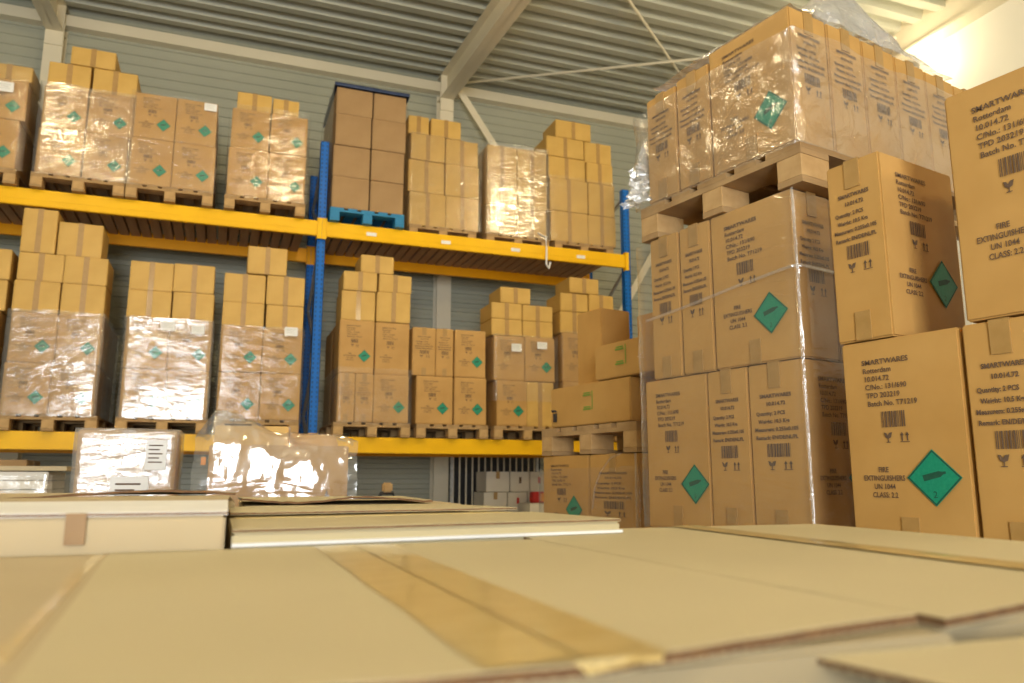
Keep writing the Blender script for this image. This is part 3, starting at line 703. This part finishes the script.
# ---- neighbouring stack behind, with green-printed long cartons
K2 = Vector((1.815, 3.203, 0)); G3 = 'cartons of the middle stack with the green printing'; PS3 = 'middle stack behind the big one'
pallet(sp(-.8, 0, 0, K2), TH, 'wooden pallet on the floor under the middle stack', 'pallets of the middle stack')
zz = [.148, .62, 1.09, 1.568]
for t in range(3):
    nm = ['bottom', 'second', 'third'][t]
    big(-.80, -.385, 0, .25, zz[t], zz[t + 1], f'wide printed carton with green diamond, {nm} tier left, {PS3}', (('front', 'W'),), 'x', K=K2, g=G3, diapos=(.70, .33) if t < 2 else (.70, .42))
    big(-.38, 0, 0, .40, zz[t], zz[t + 1], f'carton with quantity printing, {nm} tier right, {PS3}', (('front', 'N'),), 'x', K=K2, g=G3)
    big(-.38, 0, .41, .81, zz[t], zz[t + 1], f'carton behind the right one, {nm} tier, {PS3}', (), 'x', K=K2, g=G3)
pallet(sp(-.80, -.005, 1.570, K2), TH, 'pale wooden pallet lying on the middle stack', 'pallets of the middle stack')
P2 = 1.717
def recycling_print(o, u, z, w):
    m = MB(); t = .008
    
    for q in (0, .072): m.box(u, u + w * .85, -.0032, -.0022, z + q, z + q + t); m.box(u + .006, u + w * .8, -.0032, -.0022, z + q + .012, z + q + .018)
    t = .005
    m.box(u + w, u + w + t, -.0032, -.0022, z, z + .095)
    p = m.build('green_print', M['green_print'], o); p['label'] = 'green printed marks'
o = big(-.72, -.045, 0, .20, P2, P2 + .215, f'low kraft carton with green print, lower on pallet, {PS3}', (), 'x', K=K2, g=G3, mat='kraft'); recycling_print(o, .30, .075, .075)
m = MB(); m.tube([(.03, -.004, .085), (.035, -.016, .09), (.055, -.016, .09), (.06, -.004, .085)], .005, 6); m.box(.03, .062, -.005, -.0022, .03, .075); p = m.build('carry_hole', M['dark'], o); p['label'] = 'dark hand hole'
o = big(-.32, .30, 0, .20, P2 + .216, P2 + .395, f'kraft carton with green print, upper on pallet, {PS3}', (), 'x', K=K2, g=G3, mat='kraft'); recycling_print(o, .17, .06, .075)
o = big(-.755, -.525, .21, .42, P2, P2 + .665, f'tall plain kraft carton standing behind the long ones, {PS3}', (), None, K=K2, g=G3)
o = big(-.50, .05, .44, .80, P2, P2 + .635, f'plain kraft carton at the rear right, {PS3}', (), None, K=K2, g=G3)
film_sleeve('stretch_film', -.81, .012, -.012, .85, .9, 1.50, 'film', 'clear film around the third tier of the middle stack', None, .005, TH, sp(0, 0, 0, K2), seed=31)
m = MB(); m.tube([sp(-.33, -.02, 1.30, K2), sp(-.31, -.02, 1.40, K2), sp(-.26, -.02, 1.48, K2), sp(-.18, -.02, 1.545, K2), sp(-.1, -.02, 1.565, K2)], .004, 6)
m.tube([sp(.005, -.02, 1.2, K2), sp(.005, -.02, 1.565, K2)], .006, 6)
tag(m.build('film_strand', M['film_heavy']), 'white film strands on the corner of the middle stack', 'plastic film')

# ================================================================== WRAPPED CARTONS BEHIND THE FOREGROUND
G4 = 'film-wrapped cartons behind the foreground boxes'
pallet((-.62, 3.3, 0), 0, 'wooden pallet on the floor under the film-wrapped cartons, left one', 'pallets behind the foreground')
pallet((.2, 3.1, 0), 0, 'wooden pallet on the floor under the film-wrapped cartons, right one', 'pallets behind the foreground')
for t, (a, b) in enumerate(((.148, .66), (.662, 1.17))):
    nm = ['bottom', 'second'][t]
    carton((-.60, 3.42, a), 0, .42, .5, b - a, f'kraft carton under the silvery wrapped one, {nm} tier', G4)
    carton((-.11, 3.2, a), 0, .29, .5, b - a, f'kraft carton under the left half of the open wrapped one, {nm} tier', G4)
    carton((.21, 3.2, a), 0, .35, .5, b - a, f'kraft carton under the right half of the open wrapped one, {nm} tier', G4)
o = carton((-.535, 3.5, 1.172), 0, .365, .40, .468, 'carton thickly wrapped in silvery film with paper labels, behind the foreground', G4, 'kraft', 'x')
for (sx, sz, w, h, nm) in ((.29, .37, .08, .12, 'shipping_label'), (.20, .20, .14, .17, 'address_label')):
    m = MB(); m.box(sx - w / 2, sx + w / 2, -.021, -.0195, sz - h / 2, sz + h / 2); p = m.build(nm, M['paper'], o); p['label'] = 'white paper label'
    m = MB()
    for i in range(5): m.box(sx - w * .35, sx + w * (.3 - .15 * (i % 2)), -.0222, -.0212, sz + h * (.3 - .14 * i), sz + h * (.34 - .14 * i))
    m.build('printed_lines', M['ink'], p)
film_sleeve('stretch_film', -.006, .371, -.012, .41, .0, .472, 'film_silver', 'silvery stretch film around the labelled carton', None, .003, 0, (-.535, 3.5, 1.172), top=True, seed=41, step=.03)
R2 = math.radians(-6)
o = carton((-.045, 3.33, 1.172), R2, .545, .38, .41, 'kraft carton in loose film with black marks, right of silvery one', G4, 'kraft', 'x')
m = MB()
m.poly([(.42, -.003, .19), (.455, -.003, .20), (.46, -.003, .235), (.475, -.003, .20), (.52, -.003, .195), (.49, -.003, .18), (.44, -.003, .178)])
for i in range(5): m.box(.425 + .021 * i, .437 + .021 * i, -.0034, -.0024, .145, .168)
m.build('black_marks', M['ink'], o)
for s, nm in ((1, 'flap'),):
    m = MB(); m.poly([(.02, .38, .41), (.52, .38, .41), (.5, .42, .47), (.05, .42, .50)]); m.poly([(.05, .42, .50), (.5, .42, .47), (.52, .384, .41), (.02, .384, .41)])
    m.build('open_flap', M['kraft'], o)
carton((-.03, 3.5, 1.584), R2, .30, .2, .085, 'small kraft carton lying on the filmed carton', G4, 'kraft_yellow', 'x')
# loose draped film over it
m = MB(); m.box(0, .018, 0, .002, 0, .03); STK = m.mesh('orange_sticker', M['orange_print'])
M['film_drape'] = sheer_film('draped_film', .06, .30, .12, 3, .22, .09)
def drape():
    bm = bmesh.new(); n, k = 60, 36; g = []
    for i in range(n + 1):
        row = []
        a = i / n; x = -.05 + a * .63
        crest = .53 - .12 * a + .02 * math.sin(a * 9) + (.0 if a > .1 else -.1 * (.1 - a) * 10)
        for j in range(k + 1):
            b = j / k
            if b < .7:
                t = b / .7; z = .0 + t * crest; yy = -.035 - .02 * math.sin(t * PI) * (1 + .3 * math.sin(a * 11)) + .06 * max(0, t - .8)
            else:
                t = (b - .7) / .3; z = crest + .01 * math.sin(t * PI); yy = -.02 + t * .40
            nn = noise.fractal(Vector((a * 8, b * 6, 2)), .8, 2.1, 4)
            row.append(bm.verts.new((x + .010 * nn, yy - .006 * abs(nn), max(.02, z + .010 * nn))))
        g.append(row)
    for i in range(n):
        for j in range(k): bm.faces.new((g[i][j], g[i + 1][j], g[i + 1][j + 1], g[i][j + 1])).smooth = True
    me = bpy.data.meshes.new('draped_film'); bm.to_mesh(me); bm.free(); me.materials.append(M['film_drape'])
    d = tag(link('draped_film', me, None, (-.045, 3.33, 1.18), (0, 0, R2)), 'loose shiny film draped over the kraft carton with black marks', 'plastic film')
    st = link('orange_sticker', STK, d, (-.02, -.05, .32)); st['label'] = 'small orange sticker'
drape()

# ================================================================== UNDER THE RACK
G5 = 'goods on the floor level under the rack'
pallet((-2.2, 5.6, 0), 0, 'wooden pallet on the floor under the low wrapped stack at left', 'pallets under the rack')
for t in range(2):
    carton((-1.62, 5.62, .148 + .59 * t), 0, .62, .6, .585, f'{["lower", "upper"][t]} carton of the low wrapped stack at the left edge', G5, 'kraft_dark')
for t in range(3):
    carton((-1.60, 5.62, 1.325 + .056 * t), 0, .60, .6, .052, f'flat grey pack, {["lowest", "middle", "top"][t]} of three at the left edge', G5, 'white_board', None)
film_sleeve('stretch_film', -1.635, -.985, 5.6, 6.25, 1.28, 1.47, 'film_heavy', 'shiny film around the flat grey packs at the left edge', None, .01, seed=51, step=.03)
o = carton((-1.60, 5.60, 1.494), 0, .70, .62, .03, 'tan cardboard tray covering the low wrapped stack at left', G5, 'pale_inner', None)
pallet((-2.65, 8.15, 0), 0, 'wooden pallet on the floor below the left bay', 'pallets under the rack')
for t in range(3): carton((-2.3, 8.2, .148 + .49 * t), 0, .66, .58, .485, f'dark kraft carton, {["bottom", "middle", "top"][t]} one under the left bay', G5, 'kraft_dark')
# white cartons near the wall
pallet((2.9, 8.7, 0), 0, 'wooden pallet on the floor under the white cartons', 'pallets under the rack')
cols = ((3.0, 3.30), (3.305, 3.56), (3.565, 3.80))
for c, (a, b) in enumerate(cols):
    cn = ['left', 'middle', 'right'][c]
    carton((a, 8.95, .148), 0, b - a, .4, .5, f'white carton, bottom tier {cn}, by the back wall', G5, 'white_board', 'y')
    carton((a, 8.95, .65), 0, b - a, .4, .39, f'white carton, second tier {cn}, by the back wall', G5, 'white_board', 'y')
    for t in range(2):
        zb = 1.042 + .245 * t
        o = carton((a + (.0 if t else -.03), 8.95, zb), 0, b - a - .004, .4, .24, f'small white carton, {["third", "top"][t]} tier {cn}, by the back wall', G5, 'white_board', 'y' if c == 0 else None)
        if c > 0:
            m = MB(); w = b - a
            m.prism([(0, 0), (.03, 0), (.04, .0), (.05, 0)][:2] + [(.03, -.002), (0, -.002)], 0, .075); p = m.build('logo', M['red'] if (c + t) % 2 else M['ink'], o, (w * .45, -.002, .1)); p['label'] = 'small dark logo' if (c + t) % 2 == 0 else 'small red logo'
m = MB(); m.box(0, .16, 0, .1, 0, .13); m.bevel(.012, 2); o = m.build('red_package', M['red'], None, (3.50, 8.72, 1.16)); tag(o, 'small red package with orange end in front of the white cartons', 'package', G5)
m = MB(); m.box(.1, .163, -.003, .08, .02, .11); p = m.build('orange_end', M['orange_print'], o); p['label'] = 'orange end'
carton((3.40, 8.55, .148), 0, .4, .38, 1.01, 'tall white carton carrying the small red package', G5, 'white_board', 'y')
# wire cage and board
r = empty('wire_cage', (2.76, 9.55, 0)); tag(r, 'grey steel wire cage standing against the back wall', 'cage')
m = MB(); x = 0.0
while x <= 1.12: m.bar((x, 0, .12), (x, 0, 1.80), .018, .012); x += .085
m.build('wire_panel', M['cream_steel'], r)
for z in (.12, .9, 1.80):
    m = MB(); m.bar((-.02, 0, z), (1.14, 0, z), .025, .025); m.build('rail', M['steel'], r)
for x in (-.02, 1.14):
    m = MB(); m.bar((x, 0, 0), (x, 0, 1.82), .035, .035); m.build('post', M['steel'], r)
m = MB(); m.box(0, .22, 0, .03, 0, 1.74); m.bevel(.003, 1); tag(m.build('white_board_panel', M['white_board'], None, (4.10, 9.5, 0)), 'narrow white board leaning beside the wire cage', 'board')
m = MB(); m.box(2.85, 4.15, YW - .06, YW - .005, .9, 2.0); struct(m, 'window_1', M['dark'], 'dark window pane behind the wire cage')
# small handle standing up behind the foreground boxes
r = empty('pallet_truck', (1.07, 5.3, -.03)); tag(r, 'dark hand pallet truck handle with tan grip in the aisle', 'pallet truck')
m = MB(); m.tube([(0, .35, .2), (0, .1, .8), (0, 0, 1.36)], .02, 8); m.build('drawbar', M['dark'], r)
m = MB(); m.box(-.035, .035, -.02, .02, 1.385, 1.45); m.bevel(.01, 2); m.build('grip', M['wood_block'], r)
m = MB(); m.tube([(-.06, 0, 1.34), (-.04, 0, 1.38), (.04, 0, 1.38), (.06, 0, 1.34), (0, 0, 1.30), (-.06, 0, 1.34)], .012, 8); m.build('handle_loop', M['dark'], r)
for s in (-.2, .2):
    m = MB(); m.box(s - .08, s + .08, .35, 1.45, .06, .12); m.bevel(.01, 1); m.build('fork', M['dark'], r)
    m = MB(); m.tube([(s - .04, .42, .05), (s + .04, .42, .05)], .05, 14); m.build('wheel', M['steel'], r)
m = MB(); m.box(-.2, .2, .25, .4, .1, .3); m.bevel(.02, 2); m.build('pump_body', M['dark'], r)

# ================================================================== FOREGROUND CARTONS
G6 = 'pale cartons in the foreground'
ZT = 1.37
def sheet_mesh(pts, z, t=.004, mat='pale_board', wav=0.0, flute_edges=(), sag=None, name='flap', parent=None, nsub=40):
    """flat piece of corrugated board with liners and a wavy core along the named edges"""
    m = MB(); n = len(pts)
    def zz(x, y): return z + (sag(x, y) if sag else 0)
    # subdivide outline
    out = []
    for i in range(n):
        a, b = Vector(pts[i]), Vector(pts[(i + 1) % n])
        for k in range(nsub if i in flute_edges else 12):
            f = k / (nsub if i in flute_edges else 12)
            p = a.lerp(b, f)
            if i in flute_edges and 0 < f < 1:
                nn = noise.noise(Vector((p.x * 60, p.y * 60, 3))) * wav
                d = (b - a).normalized(); p = p + Vector((d.y, -d.x)) * nn
            out.append(p)
    c = sum((Vector(p) for p in pts), Vector((0, 0))) / n
    N = len(out)
    def ring(dz): return [m.bm.verts.new((p.x, p.y, zz(p.x, p.y) + dz)) for p in out]
    a, b, c_, d_ = ring(0), ring(-.0007), ring(-t + .0007), ring(-t)
    for i in range(N):
        j = (i + 1) % N
        m.bm.faces.new((a[i], a[j], b[j], b[i])); m.bm.faces.new((c_[i], c_[j], d_[j], d_[i]))
        f = m.bm.faces.new((b[i], b[j], c_[j], c_[i])); f.material_index = 1
    m.bm.faces.new(a); m.bm.faces.new(d_[::-1])
    if sag: bmesh.ops.triangulate(m.bm, faces=[f for f in m.bm.faces if len(f.verts) > 4])
    return m

def core(m, a, b, z, t=.004, amp=None, pitch=.008, out=.0012, mat=1):
    """corrugated medium showing along an edge a->b"""
    a, b = Vector(a), Vector(b); L = (b - a).length; d = (b - a) / L; nrm = Vector((d.y, -d.x)); k = int(L / pitch * 6)
    pr = []
    for i in range(k + 1):
        f = i / k; p = a + d * L * f + nrm * (out + .0012 * noise.noise(Vector((f * 50, z, 0))))
        pr.append((p, z - t / 2 + (t / 2 - .0006) * math.sin(f * L / pitch * 2 * PI)))
    for i in range(k):
        (p, h), (q, g) = pr[i], pr[i + 1]
        vs = [m.bm.verts.new((*(p), h + .0005)), m.bm.verts.new((*(q), g + .0005)), m.bm.verts.new((*(q), g - .0005)), m.bm.verts.new((*(p), h - .0005))]
        m.bm.faces.new(vs).material_index = mat

def fg_body(x0, x1, y0, y1, z0, z1, label, mat='pale_board', rz=0, cat='box', piv=None):
    m = MB(); m.box(0, x1 - x0, 0, y1 - y0, 0, z1 - z0); m.bevel(.003, 2)
    o = m.build('carton', M[mat], None, (x0, y0, z0)); o.rotation_euler = (0, 0, rz)
    return tag(o, label, cat, G6)

def strip(parent, x0, x1, y0, y1, z, mat='tape_pale', name='packing_tape', t=.0006):
    m = MB(); n = 24
    for i in range(n):
        a, b = y0 + (y1 - y0) * i / n, y0 + (y1 - y0) * (i + 1) / n
    m.box(x0, x1, y0, y1, z, z + t); return m.build(name, M[mat], parent)

# supporting tiers and pallets
pallet((-.68, .32, 0), 0, 'wooden pallet on the floor under the foreground cartons, left one', 'pallets under the foreground')
pallet((.14, .32, 0), 0, 'wooden pallet on the floor under the foreground cartons, right one', 'pallets under the foreground')
for i, (a, b) in enumerate(((-.66, -.11), (-.1, .40), (.405, .93))):
    for j, (c, d) in enumerate(((.345, .97), (.98, 1.5))):
        for t, (e, f) in enumerate(((.148, .55), (.552, .945))):
            fg_body(a, b, c, d, e, f, f'pale carton, {["bottom", "second"][t]} tier, {["left", "middle", "right"][i]} {["front", "rear"][j]}, below the foreground tops')
BB = ZT - .0068
# A: nearest carton, seam along y at x=.157
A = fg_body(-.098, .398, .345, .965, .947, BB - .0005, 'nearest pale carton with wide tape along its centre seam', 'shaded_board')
ptsL = [(-.070, .330), (.156, .3255), (.156, .972), (-.106, .968)]
ptsR = [(.1575, .3260), (.345, .3640), (.398, .3725), (.398, .985), (.1575, .972)]
def sagL(x, y): return .0015 * math.sin((x + .1) * 6) - .002 * max(0, (.40 - y) / .1) * max(0, x)
m = sheet_mesh(ptsL, ZT, .0062, wav=.0015, flute_edges=(0,)); core(m, (-.07, .330), (.156, .3255), ZT, .0062)
p = m.build('left_flap', [M['pale_board'], M['flute']]); p.parent = A; p.location = (-A.location.x, -A.location.y, -A.location.z)
m = sheet_mesh(ptsR, ZT, .0062, wav=.002, flute_edges=(0, 1)); core(m, (.1575, .3260), (.345, .3640), ZT, .0062); core(m, (.345, .364), (.398, .3725), ZT, .0062)
p = m.build('right_flap', [M['pale_board'], M['flute']]); p.parent = A; p.location = (-A.location.x, -A.location.y, -A.location.z)
def world_child(o, par): o.parent = par; o.matrix_parent_inverse = par.matrix_basis.inverted(); return o
bpy.context.view_layer.update()
def tape_long(par, xc, w, y0, y1, z, lean=0.0, patches=()):
    m = MB(); n = 40; h = w / 2
    for s in (-1, 1):
        pr = []
        for i in range(n + 1):
            y = y0 + (y1 - y0) * i / n; e = .0012 * noise.noise(Vector((y * 9, s, 1)))
            xm = xc + lean * (y - y0)
            pr.append((xm + (.0008 * s), xm + s * h + e, y, .0006 + .0004 * noise.noise(Vector((y * 14, s * 2, 5)))))
        for i in range(n):
            (a, b, y, t), (c, d, y2, t2) = pr[i], pr[i + 1]
            m.poly([(a, y, z + t + .0009), (b, y, z + t), (d, y2, z + t2), (c, y2, z + t2 + .0009)] if s > 0 else [(b, y, z + t), (a, y, z + t + .0009), (c, y2, z + t2 + .0009), (d, y2, z + t2)])
    for v in m.bm.verts: pass
    bmesh.ops.remove_doubles(m.bm, verts=m.bm.verts, dist=.00005)
    bmesh.ops.recalc_face_normals(m.bm, faces=m.bm.faces)
    for f in m.bm.faces:
        if f.normal.z < 0: f.normal_flip()
    me = bpy.data.meshes.new('packing_tape'); m.bm.to_mesh(me); m.bm.free(); me.materials.append(M['tape_pale'])
    return world_child(link('packing_tape', me), par)
tape_long(A, .155, .090, .3285, .966, ZT + .0002)
# torn tape end hanging over the front edge
m = MB(); m.poly([(.150, .3265, ZT + .001), (.2, .334, ZT + .001), (.196, .328, ZT - .003), (.18, .3255, ZT - .002), (.155, .322, ZT - .004)])
world_child(m.build('tape_end', M['tape_pale']), A)
# A0: left neighbour
A0 = fg_body(-.66, -.104, .345, .962, .947, BB - .0005, 'pale carton at the left foreground edge')
m = sheet_mesh([(-.66, .335), (-.0703, .3305), (-.1063, .9675), (-.66, .960)], ZT - .0008, wav=.001, flute_edges=(0,))
world_child(m.build('top_flap', [M['pale_inner'], M['flute']]), A0)
m = MB(); m.prism([(-.092, .42), (-.084, .42), (-.110, .96), (-.120, .96)], ZT - .001, ZT - .0002); world_child(m.build('sheen_strip', M['tape_pale']), A0)  # thin pale strip painting the faint film sheen along this border
# B: right neighbour with tape along seam x=.715
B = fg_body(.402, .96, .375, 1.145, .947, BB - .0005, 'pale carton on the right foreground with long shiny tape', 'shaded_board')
m = sheet_mesh([(.403, .357), (.50, .381), (.70, .405), (.70, 1.15), (.403, 1.15)], ZT - .0006, .0062, wav=.0015, flute_edges=(0, 1)); core(m, (.403, .357), (.50, .381), ZT, .0062); core(m, (.5, .381), (.7, .405), ZT, .0062)
world_child(m.build('left_flap', [M['pale_board'], M['flute']]), B)
m = sheet_mesh([(.702, .405), (.96, .43), (1.0, 1.14), (.702, 1.15)], ZT - .0003)
world_child(m.build('right_flap', [M['pale_board'], M['flute']]), B)
tape_long(B, .685, .052, .41, 1.148, ZT + .0006, lean=.07)
# C: white-topped carton rotated, overlapping behind A
RC = math.radians(7)
m = MB(); m.prism([(0, 0), (.552, 0), (.552, .54), (.066, .54)], 0, .439); m.bevel(.003, 2)
Cc = m.build('carton', M['pale_board'], None, (.018, .990, .947)); Cc.rotation_euler = (0, 0, RC)
tag(Cc, 'pale carton with white front edge strip behind the nearest one', 'box', G6)
m = sheet_mesh([(0, -.002), (.551, -.002), (.551, .27), (.034, .27)], 1.3905 - .947, .004); o = m.build('front_flap', [M['pale_board'], M['flute']], Cc)
m = sheet_mesh([(.037, .29), (.53, .29), (.48, .55), (.068, .55)], 1.398 - .947, .004); o = m.build('rear_flap', [M['pale_board'], M['flute']], Cc)
m = MB(); m.box(.04, .5, .25, .30, 1.3906 - .947, 1.3916 - .947); m.build('packing_tape', M['tape_pale'], Cc)
m = MB(); m.box(.0, .552, -.006, -.0005, 1.3705 - .947, 1.3745 - .947); m.build('paper_edge', M['paper'], Cc)
# D: left carton with tan front standing proud
D = fg_body(-.66, .010, .972, 1.50, .947, 1.408, 'tan carton with white-painted glare along its top edge, left behind the nearest one', 'pale_inner')
m = sheet_mesh([(-.66, .970), (.012, .970), (.014, 1.18), (-.66, 1.18)], 1.4125, .004, sag=lambda x, y: .035 * (y - .97)); world_child(m.build('front_flap', [M['paper'], M['flute']]), D)  # flap coloured paper white to paint in the daylight glare on it
m = sheet_mesh([(-.66, 1.19), (.012, 1.19), (.02, 1.50), (-.66, 1.50)], 1.4175, .004, mat='pale_inner'); world_child(m.build('rear_flap', [M['pale_inner'], M['flute']]), D)
m = MB(); m.prism([(-.152, .9685), (-.132, .9685), (-.132, .9712), (-.152, .9712)], 1.379, 1.4125); world_child(m.build('packing_tape', M['tape_dull']), D)
# rear row
R1 = fg_body(-.66, .03, 1.52, 2.02, .947, 1.409, 'tan carton with bowed open flap, rear left of the foreground row', 'pale_inner')
def bow(pts_x, y0, y1, z, hgt, dip, mat, par, name='bowed_flap', ph=0.0):
    m = MB(); n = 40; t = .004; x0, x1 = pts_x
    prev = None
    for i in range(n + 1):
        a = i / n; x = x0 + (x1 - x0) * a
        zf = z + hgt * (.5 + .5 * math.sin(a * 2 * PI * 1.3 + ph)) + .002 * noise.noise(Vector((a * 20, ph, 0)))
        ring = [m.bm.verts.new(q) for q in ((x, y0, zf), (x, y1, z + dip), (x, y1, z + dip - t), (x, y0, zf - t))]
        if prev:
            for k in range(4):
                f = m.bm.faces.new((prev[k], ring[k], ring[(k + 1) % 4], prev[(k + 1) % 4])); f.material_index = 1 if k == 3 else 0
        prev = ring
    return world_child(m.build(name, [M[mat], M['flute']]), par)
bpy.context.view_layer.update()
bow((-.66, .03), 1.51, 1.85, 1.4175, .012, .002, 'pale_inner', R1, ph=1.2)
R2c = fg_body(.05, .50, 1.65, 2.10, .947, 1.395, 'pale carton with raised flap, rear middle of the foreground row', 'pale_inner')
bpy.context.view_layer.update()
bow((.045, .44), 1.68, 2.0, 1.402, .010, .003, 'pale_board', R2c, ph=2.6)
pallet((-.62, 1.53, 0), 0, 'wooden pallet on the floor under the rear foreground cartons', 'pallets under the foreground')
for t, (e, f) in enumerate(((.148, .55), (.552, .945))):
    fg_body(-.62, .02, 1.56, 2.02, e, f, f'pale carton, {["bottom", "second"][t]} tier, under the rear left flap')
    fg_body(.06, .50, 1.62, 2.10, e, f, f'pale carton, {["bottom", "second"][t]} tier, under the rear middle flap')
# E: lower carton right under the lens
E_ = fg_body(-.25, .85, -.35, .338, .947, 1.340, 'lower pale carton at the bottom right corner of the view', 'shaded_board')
bpy.context.view_layer.update()
m = sheet_mesh([(.297, .351), (.312, .288), (.36, .10), (.85, .10), (.85, .345), (.43, .345)], 1.358, .004, wav=.001, flute_edges=(0, 1)); core(m, (.297, .351), (.312, .288), 1.358); core(m, (.312, .288), (.36, .10), 1.358)
world_child(m.build('raised_flap', [M['pale_board'], M['flute']]), E_)

# ================================================================== LIGHTS
def area(name, loc, sx, sy, power, col, rot):
    l = bpy.data.lights.new(name, 'AREA'); l.shape = 'RECTANGLE'; l.size = sx; l.size_y = sy; l.energy = power; l.color = col
    o = bpy.data.objects.new(name, l); C.objects.link(o); o.location = loc; o.rotation_euler = rot; return o
area('loading_door_daylight', (-1.4, YF - .02, 1.95), 2.7, 3.7, 640, (.93, .97, 1.0), (PI / 2, 0, 0))
def bay_lamp(x, y, label, p=130):
    z = roof_z(y) - .36
    r = empty('bay_lamp', (x, y, z)); tag(r, label, 'lamp', 'high bay lamps under the roof')
    m = MB(); n = 20; rg = []
    for rad_, zz_ in ((.06, .25), (.09, .2), (.22, .03), (.23, 0)):
        rg.append([m.bm.verts.new((rad_ * math.cos(2 * PI * k / n), rad_ * math.sin(2 * PI * k / n), zz_)) for k in range(n)])
    for a, b in zip(rg, rg[1:]):
        for k in range(n): m.bm.faces.new((a[k], a[(k + 1) % n], b[(k + 1) % n], b[k]))
    m.bm.faces.new(rg[0]); m.build('reflector', M['steel'], r)
    m = MB(); m.tube([(0, 0, .25), (0, 0, .35)], .01, 6); m.build('hanger', M['steel'], r)
    m = MB(); m.bm.faces.new([m.bm.verts.new((.2 * math.cos(2 * PI * k / n), .2 * math.sin(2 * PI * k / n), .02)) for k in range(n)]); m.build('lens', M['lamp_lens'], r)
    l = bpy.data.lights.new('bay_lamp_light', 'POINT'); l.shadow_soft_size = .2; l.energy = p; l.color = (1, .80, .47)
    o = bpy.data.objects.new('bay_lamp_light', l); C.objects.link(o); o.parent = r; o.location = (0, 0, -.17)
bay_lamp(-2.4, 4.1, 'high bay lamp above the left aisle', 105)
bay_lamp(.9, 4.1, 'high bay lamp above the middle aisle', 105)
bay_lamp(4.5, 4.2, 'high bay lamp above the right aisle', 105)
bay_lamp(-2.0, -2.5, 'high bay lamp behind the camera, left', 120)
bay_lamp(3.0, -2.5, 'high bay lamp behind the camera, right', 120)
# wall floodlight beside the white wall, seen through the film heap
r = empty('floodlight', (7.05, 6.10, 5.98)); tag(r, 'lit floodlight on the white right wall behind the film heap', 'lamp')
m = MB(); m.box(-.09, .09, -.13, .13, -.1, .1); m.bevel(.02, 2); m.build('housing', M['steel'], r)
m = MB(); m.tube([(.09, 0, 0), (.44, 0, 0)], .02, 8); m.build('arm', M['steel'], r)
m = MB(); m.box(-.115, -.092, -.11, .11, -.08, .08); m.build('lens', M['lamp_lens'], r)
l = bpy.data.lights.new('floodlight_light', 'POINT'); l.energy = 20; l.color = (1, .86, .58); l.shadow_soft_size = .1
o = bpy.data.objects.new('floodlight_light', l); C.objects.link(o); o.location = (7.15, 6.10, 6.13)

w = bpy.data.worlds.new('World'); sc.world = w; w.use_nodes = True
bg = w.node_tree.nodes['Background']; bg.inputs['Color'].default_value = (.8, .88, 1, 1); bg.inputs['Strength'].default_value = .6

# ================================================================== CAMERA
cam = bpy.data.cameras.new('camera'); co = bpy.data.objects.new('camera', cam); C.objects.link(co)
cam.sensor_width = 36; cam.lens = 776 / 1024 * 36; cam.clip_start = .02
co.location = (0, 0, H); co.rotation_euler = (math.radians(90 + 9.98), 0, math.radians(-20.4))
cam.dof.use_dof = True; cam.dof.focus_distance = 2.1; cam.dof.aperture_fstop = 4.6
sc.camera = co
sc.view_settings.view_transform = 'Standard'; sc.view_settings.look = 'None'
sc.view_settings.exposure = 0.17; sc.view_settings.gamma = 1; sc.view_settings.use_curve_mapping = False
sc.cycles.max_bounces = 8; sc.cycles.transparent_max_bounces = 16
